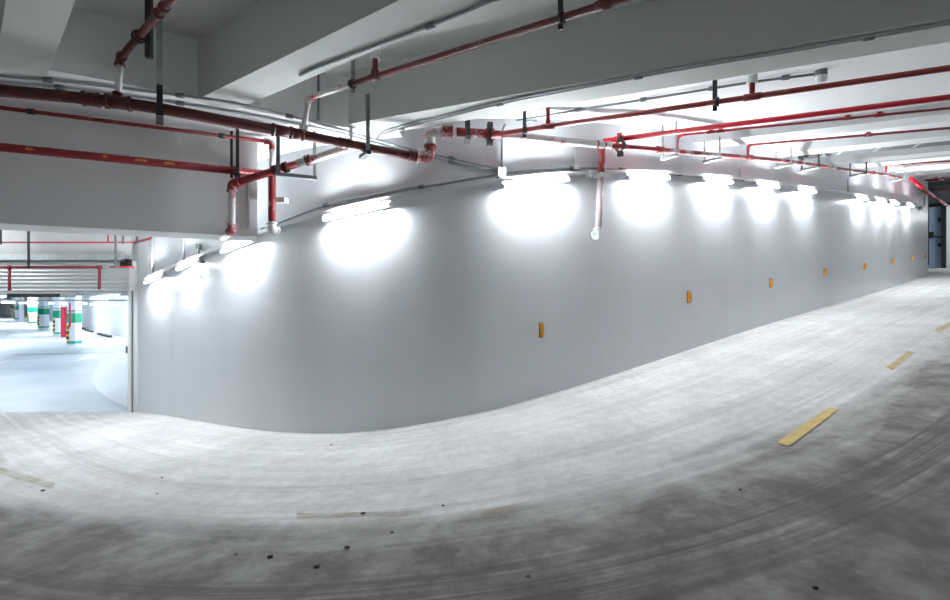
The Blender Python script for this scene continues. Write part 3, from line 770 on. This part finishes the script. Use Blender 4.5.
# top-left branch
a_ = Rz(120, 58.5, 1.84); b2 = Rz(170, 0, 1.84); d2 = (b2-a_).normalized(); lo = Vector((a_.x-.02, a_.y, 1.53))
root = empty('branch_pipe', a_); tag(root, 'dark red branch pipe in the top left ceiling bay', 'pipe', 'sprinkler branch pipes under the slab')
m_ = MB(); m_.tube(fillet([a_-Z*.05, a_, a_+d2*5], .07), .025, 12); obj('pipe_run', m_, M['dark_red'], root)
m_ = MB(); m_.tube([lo, a_-Z*.04], .023, 12); obj('riser', m_, M['whitewash'], root)
elbow((lo, a_, b2), .025, root, M['dark_red'], .05)
for f_ in (.45, .80, .9): c_ = a_+(b2-a_)*f_; m_ = MB(); m_.tube([c_-d2*.02, c_+d2*.02], .033, 12); obj('coupling', m_, M['dark_red'], root)
m_ = MB(); m_.tube([lo-Z*.02, lo+Z*.05], .034, 12); obj('tee', m_, M['dark_red'], root)

# pipes on the deep beam
a_, b2 = on_E(-420, 103, .12), on_E(272, 142, .12); a_.z = b2.z = (on_E(0, 107, .12).z + on_E(240, 138.5, .12).z)/2
dn = on_E(272.5, 229, .12); dn.x, dn.y = b2.x, b2.y
tail_ = dn + Vector((.05, .22, -.02))
root = empty('thin_pipe', b2); tag(root, 'thin red pipe along the deep beam top, turning down at its end', 'pipe')
m_ = MB(); m_.tube([a_, b2], .018, 12); obj('pipe_run', m_, M['red'], root)
m_ = MB(); m_.tube([b2, b2+(dn-b2)*.35], .027, 12); obj('pipe_run', m_, M['whitewash'], root)
m_ = MB(); m_.tube([b2+(dn-b2)*.35, dn], .037, 12); obj('pipe_run', m_, M['patchy_red'], root)
elbow((a_, b2, dn), .024, root, M['patchy_red'], .07)
elbow((b2, dn, tail_), .037, root, M['whitewash'], .06)
for px in (31, 222): c_ = on_E(px, 110, .12); c_.z = a_.z; m_ = MB(); m_.tube([c_-E_D*.025, c_+E_D*.025], .026, 12); obj('coupling', m_, M['black'], root)
m_ = MB(); c_ = b2+(dn-b2)*.66; m_.box(c_+Vector((.05, .05, 0)), X, Yv, Z, .16, .10, .05); obj('clamp', m_, M['plastic'], root)
a_, b2 = on_E(-420, 145, .15), on_E(264, 174, .15); zz = (on_E(0, 148.5, .15).z+on_E(215, 167.5, .15).z)/2; a_.z = b2.z = zz
root = empty('wide_pipe', b2); tag(root, 'wide red pipe with yellow marks across the deep beam face', 'pipe')
m_ = MB(); m_.tube([a_, b2], .037, 14); obj('pipe_run', m_, M['red'], root)
M['pipe_mark'] = plain('yellow_pipe_stencil', (.55, .30, .03), .6, 0, .3, 40)
for px, ln in ((31, .05), (106, .03), (142, .09), (170, .08)):
    c_ = on_E(px, 150, .15); c_.z = zz; m_ = MB(); pr = []
    for s_ in (-1, 1):
        pr.append([c_+E_D*(s_*ln/2) + (E_N*math.cos(th)+Z*math.sin(th))*.0378 for th in (-.25, -.05, .15, .3)])
    m_.strip(pr[0], pr[1]); o = obj('stencil_mark', m_, M['pipe_mark'], root)
m_ = MB(); c_ = on_E(236, 170, .15); c_.z = zz; m_.tube([c_-E_D*.03, c_+E_D*.03], .044, 14); obj('coupling', m_, M['patchy_red'], root)
# sloping pipe with its drop
a_ = on_E(232, 184, .20); b2 = R(359, 144.5, 4.70); dn = Vector((a_.x-.0, a_.y+.0, .685)); en = dn+Vector((-.32, .42, -.015))
d3 = (b2-a_)
root = empty('sloping_pipe', a_); tag(root, 'red pipe slanting up from the deep beam to the fire main', 'pipe')
m_ = MB(); m_.tube([a_, a_+d3*.52], .036, 14); obj('pipe_run', m_, M['patchy_red'], root)
m_ = MB(); m_.tube([a_+d3*.52, b2], .040, 14); obj('pipe_run', m_, M['whitewash'], root)
m_ = MB(); m_.tube(fillet([a_, dn, en], .09), .032, 14); obj('drop_run', m_, M['whitewash'], root)
elbow((dn, a_, b2), .036, root, M['patchy_red'], .07); elbow((a_, dn, en), .034, root, M['whitewash'], .06)
for f_ in (.34, .42, .6): c_ = a_+d3*f_; m_ = MB(); m_.tube([c_-d3.normalized()*.025, c_+d3.normalized()*.025], .053, 14); obj('coupling', m_, M['dark_red'], root)

# wall drop pipe near the centre
a_ = wall_pt(602, .09, py=147); c_ = wall_pt(601, .09, py=176); b2 = wall_pt(598, .09, py=233.5); f_ = wall_pt(594, .10, py=236)
root = empty('wall_drop_pipe', a_); tag(root, 'red and white drain pipe dropping down the curved wall from the fire main', 'pipe')
m_ = MB(); m_.tube([a_, c_], .040, 14); obj('pipe_run', m_, M['patchy_red'], root)
m_ = MB(); m_.tube([c_, b2], .037, 14); obj('pipe_run', m_, pipe_mat('half_white_red', (.42,.05,.07), (.70,.60,.62), .47, 2.2), root)
elbow((c_, b2, f_+(f_-b2)*.5), .037, root, M['plastic'], .05)
m_ = MB(); t, n = wall_tn(601); m_.box(c_+n*.0, t, n, Z, .12, .12, .05); m_.box(c_-t*.16-n*.02, t, n, Z, .05, .05, .07); obj('clamp', m_, M['plastic'], root)

# ---- hangers ---------------------------------------------------------------
def hanger(label, top, bot, w=.035, t=.012, mat='black', ring=None, axis=None, foot=None, group='pipe hangers', mat2=None, split=.5):
    ax = (axis if axis is not None else X).normalized(); ax = Vector((ax.x, ax.y, 0)).normalized(); ay = Vector((-ax.y, ax.x, 0))
    root = empty('pipe_hanger', bot); tag(root, label, 'pipe hanger', group)
    if mat2:
        mdl = top+(bot-top)*split; m_ = MB(); m_.box((top+mdl)/2, ax, ay, Z, w, t, (top-mdl).length); obj('upper_strap', m_, M[mat2], root)
        m_ = MB(); m_.box((bot+mdl)/2, ax, ay, Z, w, t, (bot-mdl).length); obj('strap', m_, M[mat], root)
    else:
        m_ = MB(); m_.box((top+bot)/2, ax, ay, Z, w, t, (top-bot).length); obj('strap', m_, M[mat], root)
    if ring:
        c_, r_, axd = ring; m_ = MB(); m_.ring(c_, axd, r_, .008, .03); obj('clamp_ring', m_, M['black'], root)
    if foot:
        m_ = MB(); m_.box(bot+foot[0], foot[1].normalized(), foot[1].normalized().cross(Z), Z, foot[2], .05, .035); obj('foot_bar', m_, M[foot[3]], root)
    return root
def vert(p, z): return Vector((p.x, p.y, z))
# big hanger, fire main, upper left
def at_px(pts, px): return min(pts, key=lambda v: abs(475+F*v.x/v.y-px))
c_ = at_px(Lp, 155); dd = Lp[26]-Lp[25]; ay = Vector((-dd.y, dd.x, 0)).normalized()
b_ = c_ - ay*.09; b_.z = c_.z-.075
hanger('large two tone channel hanger holding the fire main at upper left', vert(b_, Z_UP), b_, .07, .04, 'black', None, ay, (ay*.09-Z*.0, ay, .24, 'black'), mat2='galv', split=.72)
# fire main hanger near elbow
c_ = at_px(Lp, 369); b_ = c_-ay*.075; b_.z = c_.z-.07
h = hanger('pale steel hanger holding the fire main beside the beam corner', vert(b_, Z_LOW+.24), b_, .035, .03, 'strut', None, ay, (ay*.075, ay, .2, 'black'))
c2 = c_ + ay*.10; c2.z = Z_LOW
m_ = MB(); m_.box(Vector((c2.x-.10, c2.y, Z_LOW-.06)), X, Yv, Z, .03, .02, .20); obj('rear_strap', m_, M['pale_conduit'], h)
# front beam pipe hangers
for px, lb in ((352, 'black strap hanger on the beam pipe left of its riser'), (561.5, 'black strap hanger on the beam pipe at the top of the picture')):
    c_ = onpipe(px); hanger(lb, vert(c_+Vector((0, .035, 0)), Z_UP), c_+Vector((0, .035, -.06)), .035, .012, 'strut' if px < 400 else 'black', (c_, .031, d), d)
# top-left branch hanger
c_ = a0_ = Rz(120, 58.5, 1.84)+d2*.62
hanger('black strut behind the branch pipe at the top left', vert(c_+Vector((-.06,.12,0)), Z_UP), c_+Vector((-.06,.12,-.14)), .04, .03, 'black', (c_-d2*.16, .035, d2), X)
# deep-beam pipe hangers
for px, dx in ((231.5, 0), (237.5, .0)):
    c_ = on_E(px, 170, .20 if px > 233 else .09); top = vert(c_, Z_LOW); c_.z = zz-.06
    hanger({231.5: 'black rear bar of the paired hanger on the wide pipe', 237.5: 'black front bar of the paired hanger on the wide pipe'}[px], top, c_, .03 if px > 233 else .025, .02, 'black', None, E_D, (E_N*-.04, E_N, .16, 'black') if px > 233 else None)
# sloping pipe hanger
c_ = a_ = on_E(232, 184, .20) + (R(359,144.5,4.70)-on_E(232,184,.20))*.36; bb_ = c_+E_N*.06-Z*.06
h = hanger('grey steel cradle hanger under the sloping pipe', vert(bb_, Z_LOW), bb_, .035, .02, 'strut', None, E_D, (E_D*.17, E_D, .38, 'strut'))
m_ = MB(); q = bb_+E_D*.34; m_.box(Vector((q.x, q.y, (Z_LOW+q.z)/2)), E_D, E_N, Z, .03, .02, Z_LOW-q.z); obj('strap', m_, M['galv'], h)
# fire main clamps on the right run
def main_hanger(px, label, w=.03, gap=.16, top=None, mat='galv'):
    c_ = at_px(Rpp, px); i = min(range(len(Rpp)-1), key=lambda k_: (Rpp[k_]-c_).length); t_ = (Rpp[i+1]-Rpp[max(i-1, 0)]).normalized(); n_2 = Vector((t_.y, -t_.x, 0)).normalized()
    tz = slab_z(c_.x, c_.y) if top is None else (c_.z+top if top > 0 else slab_z(c_.x, c_.y)+top)
    b_ = c_+n_2*(gap/2)-Z*.075
    h_ = hanger(label, vert(b_, tz), b_, w, .015, mat, None, t_, (n_2*(-gap/2), n_2, gap+.03, 'strut'))
    m_ = MB(); q_ = c_-n_2*(gap/2); m_.box(Vector((q_.x, q_.y, (tz+c_.z-.06)/2)), t_, n_2, Z, w, .015, tz-c_.z+.06); obj('strap', m_, M[mat], h_)
main_hanger(470, 'black bracket on the fire main just right of its elbow', .035, .15, .14, 'black')
main_hanger(666, 'steel cradle under the main below the thick red branch', .03, .18)
main_hanger(712, 'steel cradle under the main at the first white rib', .03, .2, -.13)
main_hanger(782, 'steel cradle under the main at the second white rib', .035, .22, -.13)
main_hanger(806, 'black cradle under the main beside the steel trunking end', .045, .26, None, 'black')
main_hanger(861, 'dark cradle under the main left of the far corner', .05, .28, -.13, 'black')
main_hanger(897, 'dark cradle under the main at the last lamps', .06, .3, -.13)
for px, lb in ((488, 'dark clamp where the first branch joins the main'), (621, 'small dark clamp under the thick red branch start')):
    c_ = at_px(Rpp, px); e = empty('pipe_clamp', c_); tag(e, lb, 'clamp', 'clamps on the fire main')
    i = min(range(len(Rpp)-1), key=lambda k_: (Rpp[k_]-c_).length); t_ = (Rpp[i+1]-Rpp[i]).normalized()
    m_ = MB(); m_.ring(c_, t_, .05, .014, .05); obj('ring', m_, M['dark_red'], e)
    for q_ in (.085, -.085): m_ = MB(); m_.box(c_+Z*q_, t_, t_.cross(Z), Z, .05, .05, .055); obj('bolt', m_, M['black'], e)
# branch 1 hangers and risers
dP = (P1b-P1a)
for f_, lb in ((None, None),):
    pass
def onP1(px):
    dx = (px-475)/F; o = P1a; v = dP.normalized(); s_ = (dx*o.y-o.x)/(v.x-dx*v.y); return o+v*s_
for px, lb in ((525, 'black strap hanger at the left end of the dull red branch'), (717, 'black strap hanger at the middle of the dull red branch')):
    c_ = onP1(px)+Vector((0, .035, 0)); hanger(lb, vert(c_, slab_z(c_.x, c_.y)), c_-Z*.06, .035, .012, 'black', (onP1(px), .03, dP), dP)

# ---- conduits ----------------------------------------------------------------
def conduit(name, label, pts, r=.012, mat='conduit', clips=(), cat='conduit', group=None, smooth=True):
    root = empty(name, pts[0]); tag(root, label, cat, group)
    p_ = sweep(pts, 5) if smooth else pts
    m_ = MB(); m_.tube(p_, r, 8); obj('tube', m_, M[mat], root)
    for px in clips:
        c_ = at_px(p_, px); i = p_.index(c_); t_ = (p_[min(i+1, len(p_)-1)]-p_[max(i-1, 0)]).normalized()
        m_ = MB(); m_.tube([c_-t_*.03, c_+t_*.03], r*1.8, 8); obj('clip', m_, M['strut'], root)
    return root
def soff(px, py, off=.016):
    q_ = Rz(px, py, Z_LOW-off); Yw = wall_Y(px) if 138 < px < 928 else 99
    if q_.y > Yw-.03: q_ = R(px, py, Yw-.03)
    return q_
conduit('conduit', 'upper of two grey conduits under the slab edge', [soff(-200, 47), soff(-60, 68), soff(0, 76), soff(60, 81), soff(120, 88), soff(180, 95.5), soff(240, 104.5), soff(300, 119), soff(345, 131), soff(400, 146.5), soff(440, 155.5), soff(497, 168)], .012, 'conduit', (45, 185, 290, 450), group='conduits under the slab edge')
conduit('conduit', 'lower of two grey conduits under the slab edge', [soff(-200, 53), soff(-60, 74.5), soff(0, 82.5), soff(60, 87.5), soff(120, 95), soff(180, 103.5), soff(240, 113), soff(300, 124.5), soff(345, 134), soff(400, 150), soff(440, 158.5), soff(497, 171)], .012, 'conduit', (60, 185, 450), group='conduits under the slab edge')
for i, dy in enumerate((0, 2.2)):
    conduit('conduit', ['upper', 'lower'][i]+' grey conduit along the underside of the big beam', [soff(377-i*2, 139+dy*.3), soff(384, 132+dy), soff(402, 126+dy*1.1), soff(440, 116.6+dy), soff(500, 101.8+dy), soff(580, 86.2+dy), soff(680, 67.5+dy), soff(780, 51+dy), soff(869, 35.6+dy), soff(950, 21.5+dy), soff(1060, 2+dy)], .010, 'conduit', (402, 500, 637, 869) if i else (), group='conduits under the big beam')
conduit('conduit', 'thin conduit along the right edge of the pale beam underside', [Rz(px, py, Z_LOW-.018) for px, py in ((300,75.5),(318,67.5),(360,52),(430,26),(500,-2))], .011, 'conduit', (432,))
conduit('conduit', 'vertical conduit on the end of the beam corner', [Vector((-1.50, 4.55, 2.19)), Vector((-1.50, 4.55, 1.72))], .011, 'strut', smooth=False)
sl = lambda px, py: on_slab(px, py, .02)
pts = [wall_pt(502, .03, py=170), wall_pt(502, .03, py=142), wall_pt(503, .05, py=129), sl(509, 121.5), sl(525, 119), sl(578, 110), sl(620, 103.5), sl(660, 97), sl(712, 88.5), sl(761, 81), sl(817, 74)]
conduit('conduit', 'thin conduit rising from the wall box and crossing to the detector', pts, .011, 'strut', (578, 640, 712, 790))
c_ = on_slab(821, 76, .05); e = empty('smoke_detector', c_); tag(e, 'white ceiling detector at the end of a conduit', 'detector')
m_ = MB(); m_.tube([Vector((c_.x, c_.y, slab_z(c_.x, c_.y))), c_], .045, 16); obj('base_box', m_, M['strut'], e)
m_ = MB(); m_.tube([c_+Z*.002, c_-Z*.03, c_-Z*.055], .05, 16, True, [.042, .042, .03]); obj('head', m_, M['plastic'], e)
p0, p1 = on_slab(527, 119.5, .02), on_slab(594, 138, .02); d4 = (p1-p0).normalized(); n = Vector((-d4.y, d4.x, 0)).normalized()
m_ = MB(); m_.box((p0+p1)/2, d4, n, d4.cross(n), (p1-p0).length, .07, .05); tag(obj('flat_trunking', m_, M['service']), 'flat grey trunking strip slanting over the first red branch', 'trunking')
# wall-run conduits
UP = [(145,278.5),(150,276),(200,254),(263,229),(326,205),(370,196),(410,188),(440,184),(500,173.5),(540,169.5),(572,167.8),(620,169),(680,174.5),(720,177),(760,182),(808,187),(862,194.5),(895,199.5),(915,203)]
pts = [wall_pt(px, .02, py=py) for px, py in UP]
conduit('wall_conduit', 'thin conduit running the length of the wall above the lamps', pts, .012, 'conduit', (150, 263, 330, 420, 575, 620, 680, 740))
m_ = MB(); fr, bk = [], []
pp = [141+(927-141)*i/150 for i in range(151)]
prof = ((.0, .03), (.076, .03), (.076, -.012), (.0, -.012))
lines = []
for off, dz in prof:
    ln = []
    for px in pp:
        q_ = wall_pt(px, off, py=lamp_y(px)-6.2*5/wall_Y(px)); q_.z += dz; ln.append(q_)
    lines.append(ln)
for i in range(4): m_.strip(lines[i], lines[(i+1) % 4], False)
for i in (0, -1):
    k_ = m_.add([l_[i] for l_ in lines]); m_.face((k_, k_+1, k_+2, k_+3))
tag(obj('lamp_trunking', m_, M['pale_conduit']), 'white cable trunking along the curved wall carrying the tube lamps', 'trunking')
for i, (px, ya, yb) in enumerate(((501.5,None,None),(575,147,167),(740,160,180),(848,174,192))):
    if ya is None: continue
    conduit('wall_conduit', ['', 'short white vertical conduit left of the wall drop pipe', 'vertical conduit between two lamps on the straight wall', 'tall vertical conduit at the joint of the far wall'][i], [wall_pt(px, .02, py=ya), wall_pt(px, .02, py=yb)], .013, 'conduit' if i == 3 else 'pale_conduit', smooth=False)
for px, ya, yb, lb in ((152.5, 236, 272, 'vertical white conduit nearest to the shutter wall corner'), (183.5, 236, 265, 'vertical white conduit over the second lamp'), (248, 170, 233, None)):
    if lb: conduit('wall_conduit', lb, [wall_pt(px, .02, py=ya), wall_pt(px, .02, py=yb)], .014, 'pale_conduit', smooth=False)
    else:
        t_, b_ = on_E(px, ya, .015), on_E(px, 228, .015); conduit('wall_conduit', 'grey vertical conduit on the deep beam between two pipes', [t_, b_], .014, 'conduit', smooth=False)
def wall_box(name, label, px, py, w, h, dpt, mat, cat, off=0):
    t, n = wall_tn(px); c_ = wall_pt(px, dpt/2+off, py=py); e = empty(name, c_); tag(e, label, cat)
    m_ = MB(); m_.box(c_, t, n, Z, w, dpt, h); obj('body', m_, M[mat], e)
    m_ = MB(); m_.box(c_+n*(dpt/2+.006), t, n, Z, w*.9, .012, h*.92); obj('cover', m_, M['plastic'], e)
wall_box('junction_box', 'white junction box where conduits meet left of the central lamp', 501, 173, .09, .11, .06, 'pale_conduit', 'box')
wall_box('junction_box', 'small white box under the trunking between the left lamps', 197.5, 269, .15, .2, .07, 'plastic', 'box')
wall_box('junction_box', 'little white box above the trunking at the near corner', 575, 168, .06, .05, .05, 'pale_conduit', 'box')
t, n = wall_tn(200); a_ = wall_pt(199, .06, py=247); b_ = wall_pt(199, .06, py=259); c2 = wall_pt(204, .05, py=262.5)
m_ = MB(); m_.tube(fillet([a_, b_, c2], .05), .014, 8); m_.box(a_, t, n, Z, .07, .06, .08); tag(obj('cable_bracket', m_, M['strut']), 'dark cable bracket on the wall left of the third lamp', 'bracket')
a_ = wall_pt(921, .05, py=208); b_ = wall_pt(924.5, .05, py=206.5); c2 = wall_pt(924.5, .05, py=196)
m_ = MB(); m_.tube(fillet([a_, b_, c2], .1), .02, 8); t, n = wall_tn(920); m_.box(a_, t, n, Z, .25, .08, .08); tag(obj('conduit_end', m_, M['service']), 'grey conduit bend at the far end of the lamp run', 'conduit')

# pipes in front of the shutter header
yy_ = HY-.35
def hdr(label, x0, x1, py, r, mat, Y, drops=(), ups=(), bracket=()):
    root = empty('header_pipe', R(x1, py, Y)); tag(root, label, 'pipe', 'red pipes in front of the roller shutter')
    m_ = MB(); m_.tube([R(x0, py+.0, Y), R(x1, py, Y)], r, 10); obj('pipe_run', m_, mat, root)
    for px, p2 in drops:
        m_ = MB(); m_.tube([R(px, py, Y), R(px, p2, Y)], r*1.1, 10); obj('drop_run', m_, mat, root)
        m_ = MB(); m_.tube([R(px-1.6, py, Y), R(px+1.6, py, Y)], r*1.6, 10); obj('tee', m_, mat, root)
    for px, p2 in ups:
        m_ = MB(); m_.tube([R(px, py, Y), R(px, p2, Y)], r*.9, 10); obj('riser', m_, mat, root)
    return root
r_h = hdr('upper red pipe between the deep beam and the shutter', -120, 135, 242.4, .014, M['bright_red'], yy_, (), ((108, 233),))
m_ = MB(); q1 = R(135, 242.4, yy_); q2 = wall_pt(150.5, .12, py=238.5); m_.tube(fillet([q1, q2, vert(q2, q2.z+.09)], .05), .022, 10); obj('end_run', m_, M['red'], r_h)
hdr('lower red pipe with two drops in front of the shutter', -120, 100, 267.2, .021, M['red'], yy_, ((9.5, 290.8), (99.5, 289.5)))
hdr('short red pipe stub beside the shutter motor', 110, 134, 267.0, .015, M['bright_red'], yy_)
for px, ya, yb, lb in ((28.5, 232, 268.5, 'long black hanger holding both red pipes left of the shutter'), (115.5, 234, 267.5, 'long thin hanger holding the red stub by the shutter motor'), (123, 234, 244, 'short grey hanger right of the long thin one'), (136.8, 233, 243, 'short grey hanger at the wall corner'), (.5, 233, 244.5, 'short black hanger at the left picture edge')):
    t_, b_ = R(px, ya, yy_-.03), R(px, yb, yy_-.03); t_.z = max(t_.z, Z_LOW)
    hanger(lb, t_, b_, .03, .02, 'black' if px in (28.5, .5) else 'strut', None, X, None, 'hangers in front of the roller shutter')

# ---- tube lamps on the wall -----------------------------------------------------
LAMPS = [(145,160,'lamp at the lower end of the wall nearest to the shutter'), (176,197,'second lamp from the shutter, left of a white box'), (222,250,'third lamp from the shutter, below the deep beam corner'), (315,396,'long bright lamp on the left bulge of the wall'), (505,570,'lamp beside the junction box at the middle of the wall'), (632,668,'first lamp right of the wall drop pipe'), (706,733,'second lamp right of the wall drop pipe'), (758,780,'third lamp right of the wall drop pipe, above the second reflector'), (800,816,'fourth lamp right of the wall drop pipe'), (857,868,'first lamp beyond the far wall joint'), (877,886,'second lamp beyond the far wall joint'), (891,899,'third lamp beyond the far wall joint'), (907,914,'last lamp near the far wall corner')]
LN = .78; L0 = None
for i, (xa, xb, lb) in enumerate(LAMPS):
    pm = (xa+xb)/2; t, n = wall_tn(pm)
    pa_, pb_ = wall_pt(xa, .10, py=lamp_y(xa)), wall_pt(xb, .10, py=lamp_y(xb))
    c_ = wall_pt(pm, .10, py=lamp_y(pm))
    dv = (pb_-pa_).normalized(); sl_ = math.asin(dv.z); ang = math.atan2(dv.y, dv.x)
    if L0 is None:
        c0 = c_.copy(); root = empty('tube_lamp', c_); L0 = root; kids = []
        m_ = MB(); m_.box(c_+Z*.020+Yv*.040, X, Yv, Z, LN+.02, .038, .062); m_.box(c_+Z*.012+Yv*.075, X, Yv, Z, .06, .05, .03); kids.append(obj('housing', m_, M['batten'], root))
        m_ = MB(); m_.tube([c_-X*LN/2, c_+X*LN/2], .0125, 10); kids.append(obj('tube', m_, M['tube'], root))
        for sg in (-1, 1):
            m_ = MB(); m_.box(c_+X*(sg*(LN/2+.004))+Yv*.02+Z*.002, X, Yv, Z, .022, .07, .036); kids.append(obj('socket', m_, M['batten'], root))
        rt = root
    else:
        rt = L0.copy(); COL.objects.link(rt)
        for ch in kids:
            q = ch.copy(); COL.objects.link(q); q.parent = rt
        rt.location = W(c_)
    rt.rotation_euler = Matrix.Rotation(ang, 3, 'Z').to_4x4().to_3x3().__matmul__(Matrix.Rotation(-sl_, 3, 'Y')).to_euler()
    tag(rt, 'white fluorescent '+lb, 'tube lamp', 'tube lamps along the curved wall')

def fill_strip(c_, d, label, ln=1.0):
    e = empty('fill_lamp', c_); tag(e, label, 'tube lamp'); n = Vector((-d.y, d.x, 0))
    m_ = MB(); m_.box(c_+Z*.04, d, n, Z, ln+.04, .08, .04); obj('housing', m_, M['batten'], e)
    m_ = MB(); m_.tube([c_-d*ln/2, c_+d*ln/2], .0125, 10); obj('tube', m_, M['tube'], e)
for q_, lb in ((Vector((-9.8, 7.5, Z_LOW-.07)), 'hidden behind the deep beam, close before the shutter header'), (Vector((-11.2, 6.4, Z_LOW-.07)), 'hidden behind the deep beam, nearest to the curved wall'), (Vector((-13.6, 6.0, Z_LOW-.07)), 'hidden behind the deep beam, farthest from the curved wall')):
    fill_strip(q_, E_D, 'added fill lamp '+lb)  # unseen tubes added to brighten the landing and shutter header
for q_, lb in ((1.7, 'nearer to the doors'), (2.8, 'farther from the doors')):
    fill_strip(we + tE*4.1 + nE*q_ + Z*2.7, tE, 'added fill lamp beside the far vestibule, outside the frame, '+lb)  # out-of-frame tubes added to light up the doors
for i, (x_, y_) in enumerate(((-11, 11.5), (-15, 11.5), (-20, 11.5), (-14, 15), (-20, 15), (-27, 15), (-62, 62), (-72, 60), (-80, 72))):
    fill_strip(Vector((x_, y_, .34)), X, 'added fill lamp high under the car park ceiling, mostly hidden, '+['first row right', 'first row middle', 'first row left', 'second row right', 'second row middle', 'second row left', 'far row right', 'far row middle', 'far row left'][i], 1.2)  # extra tubes added to lift the opening and the far-left end

# ---- light, camera, colour --------------------------------------------------------
w = bpy.data.worlds.new('dim_surroundings'); scene.world = w; w.use_nodes = True
w.node_tree.nodes['Background'].inputs['Color'].default_value = (.5, .55, .6, 1); w.node_tree.nodes['Background'].inputs['Strength'].default_value = .03
cam = bpy.data.cameras.new('camera'); co = bpy.data.objects.new('camera', cam); COL.objects.link(co)
co.location = (0, 0, ZO*S); co.rotation_euler = (math.pi/2, 0, 0); cam.sensor_width = 36; cam.lens = 18; cam.clip_end = 300; cam.clip_start = .05
scene.camera = co
vs = scene.view_settings; vs.view_transform = 'Standard'; vs.look = 'None'; vs.gamma = 1; vs.use_curve_mapping = False; vs.exposure = 0.2
cy = scene.cycles; cy.max_bounces = 10; cy.diffuse_bounces = 8; cy.glossy_bounces = 3; cy.use_denoising = True; cy.sample_clamp_indirect = 8; cy.caustics_reflective = False; cy.caustics_refractive = False
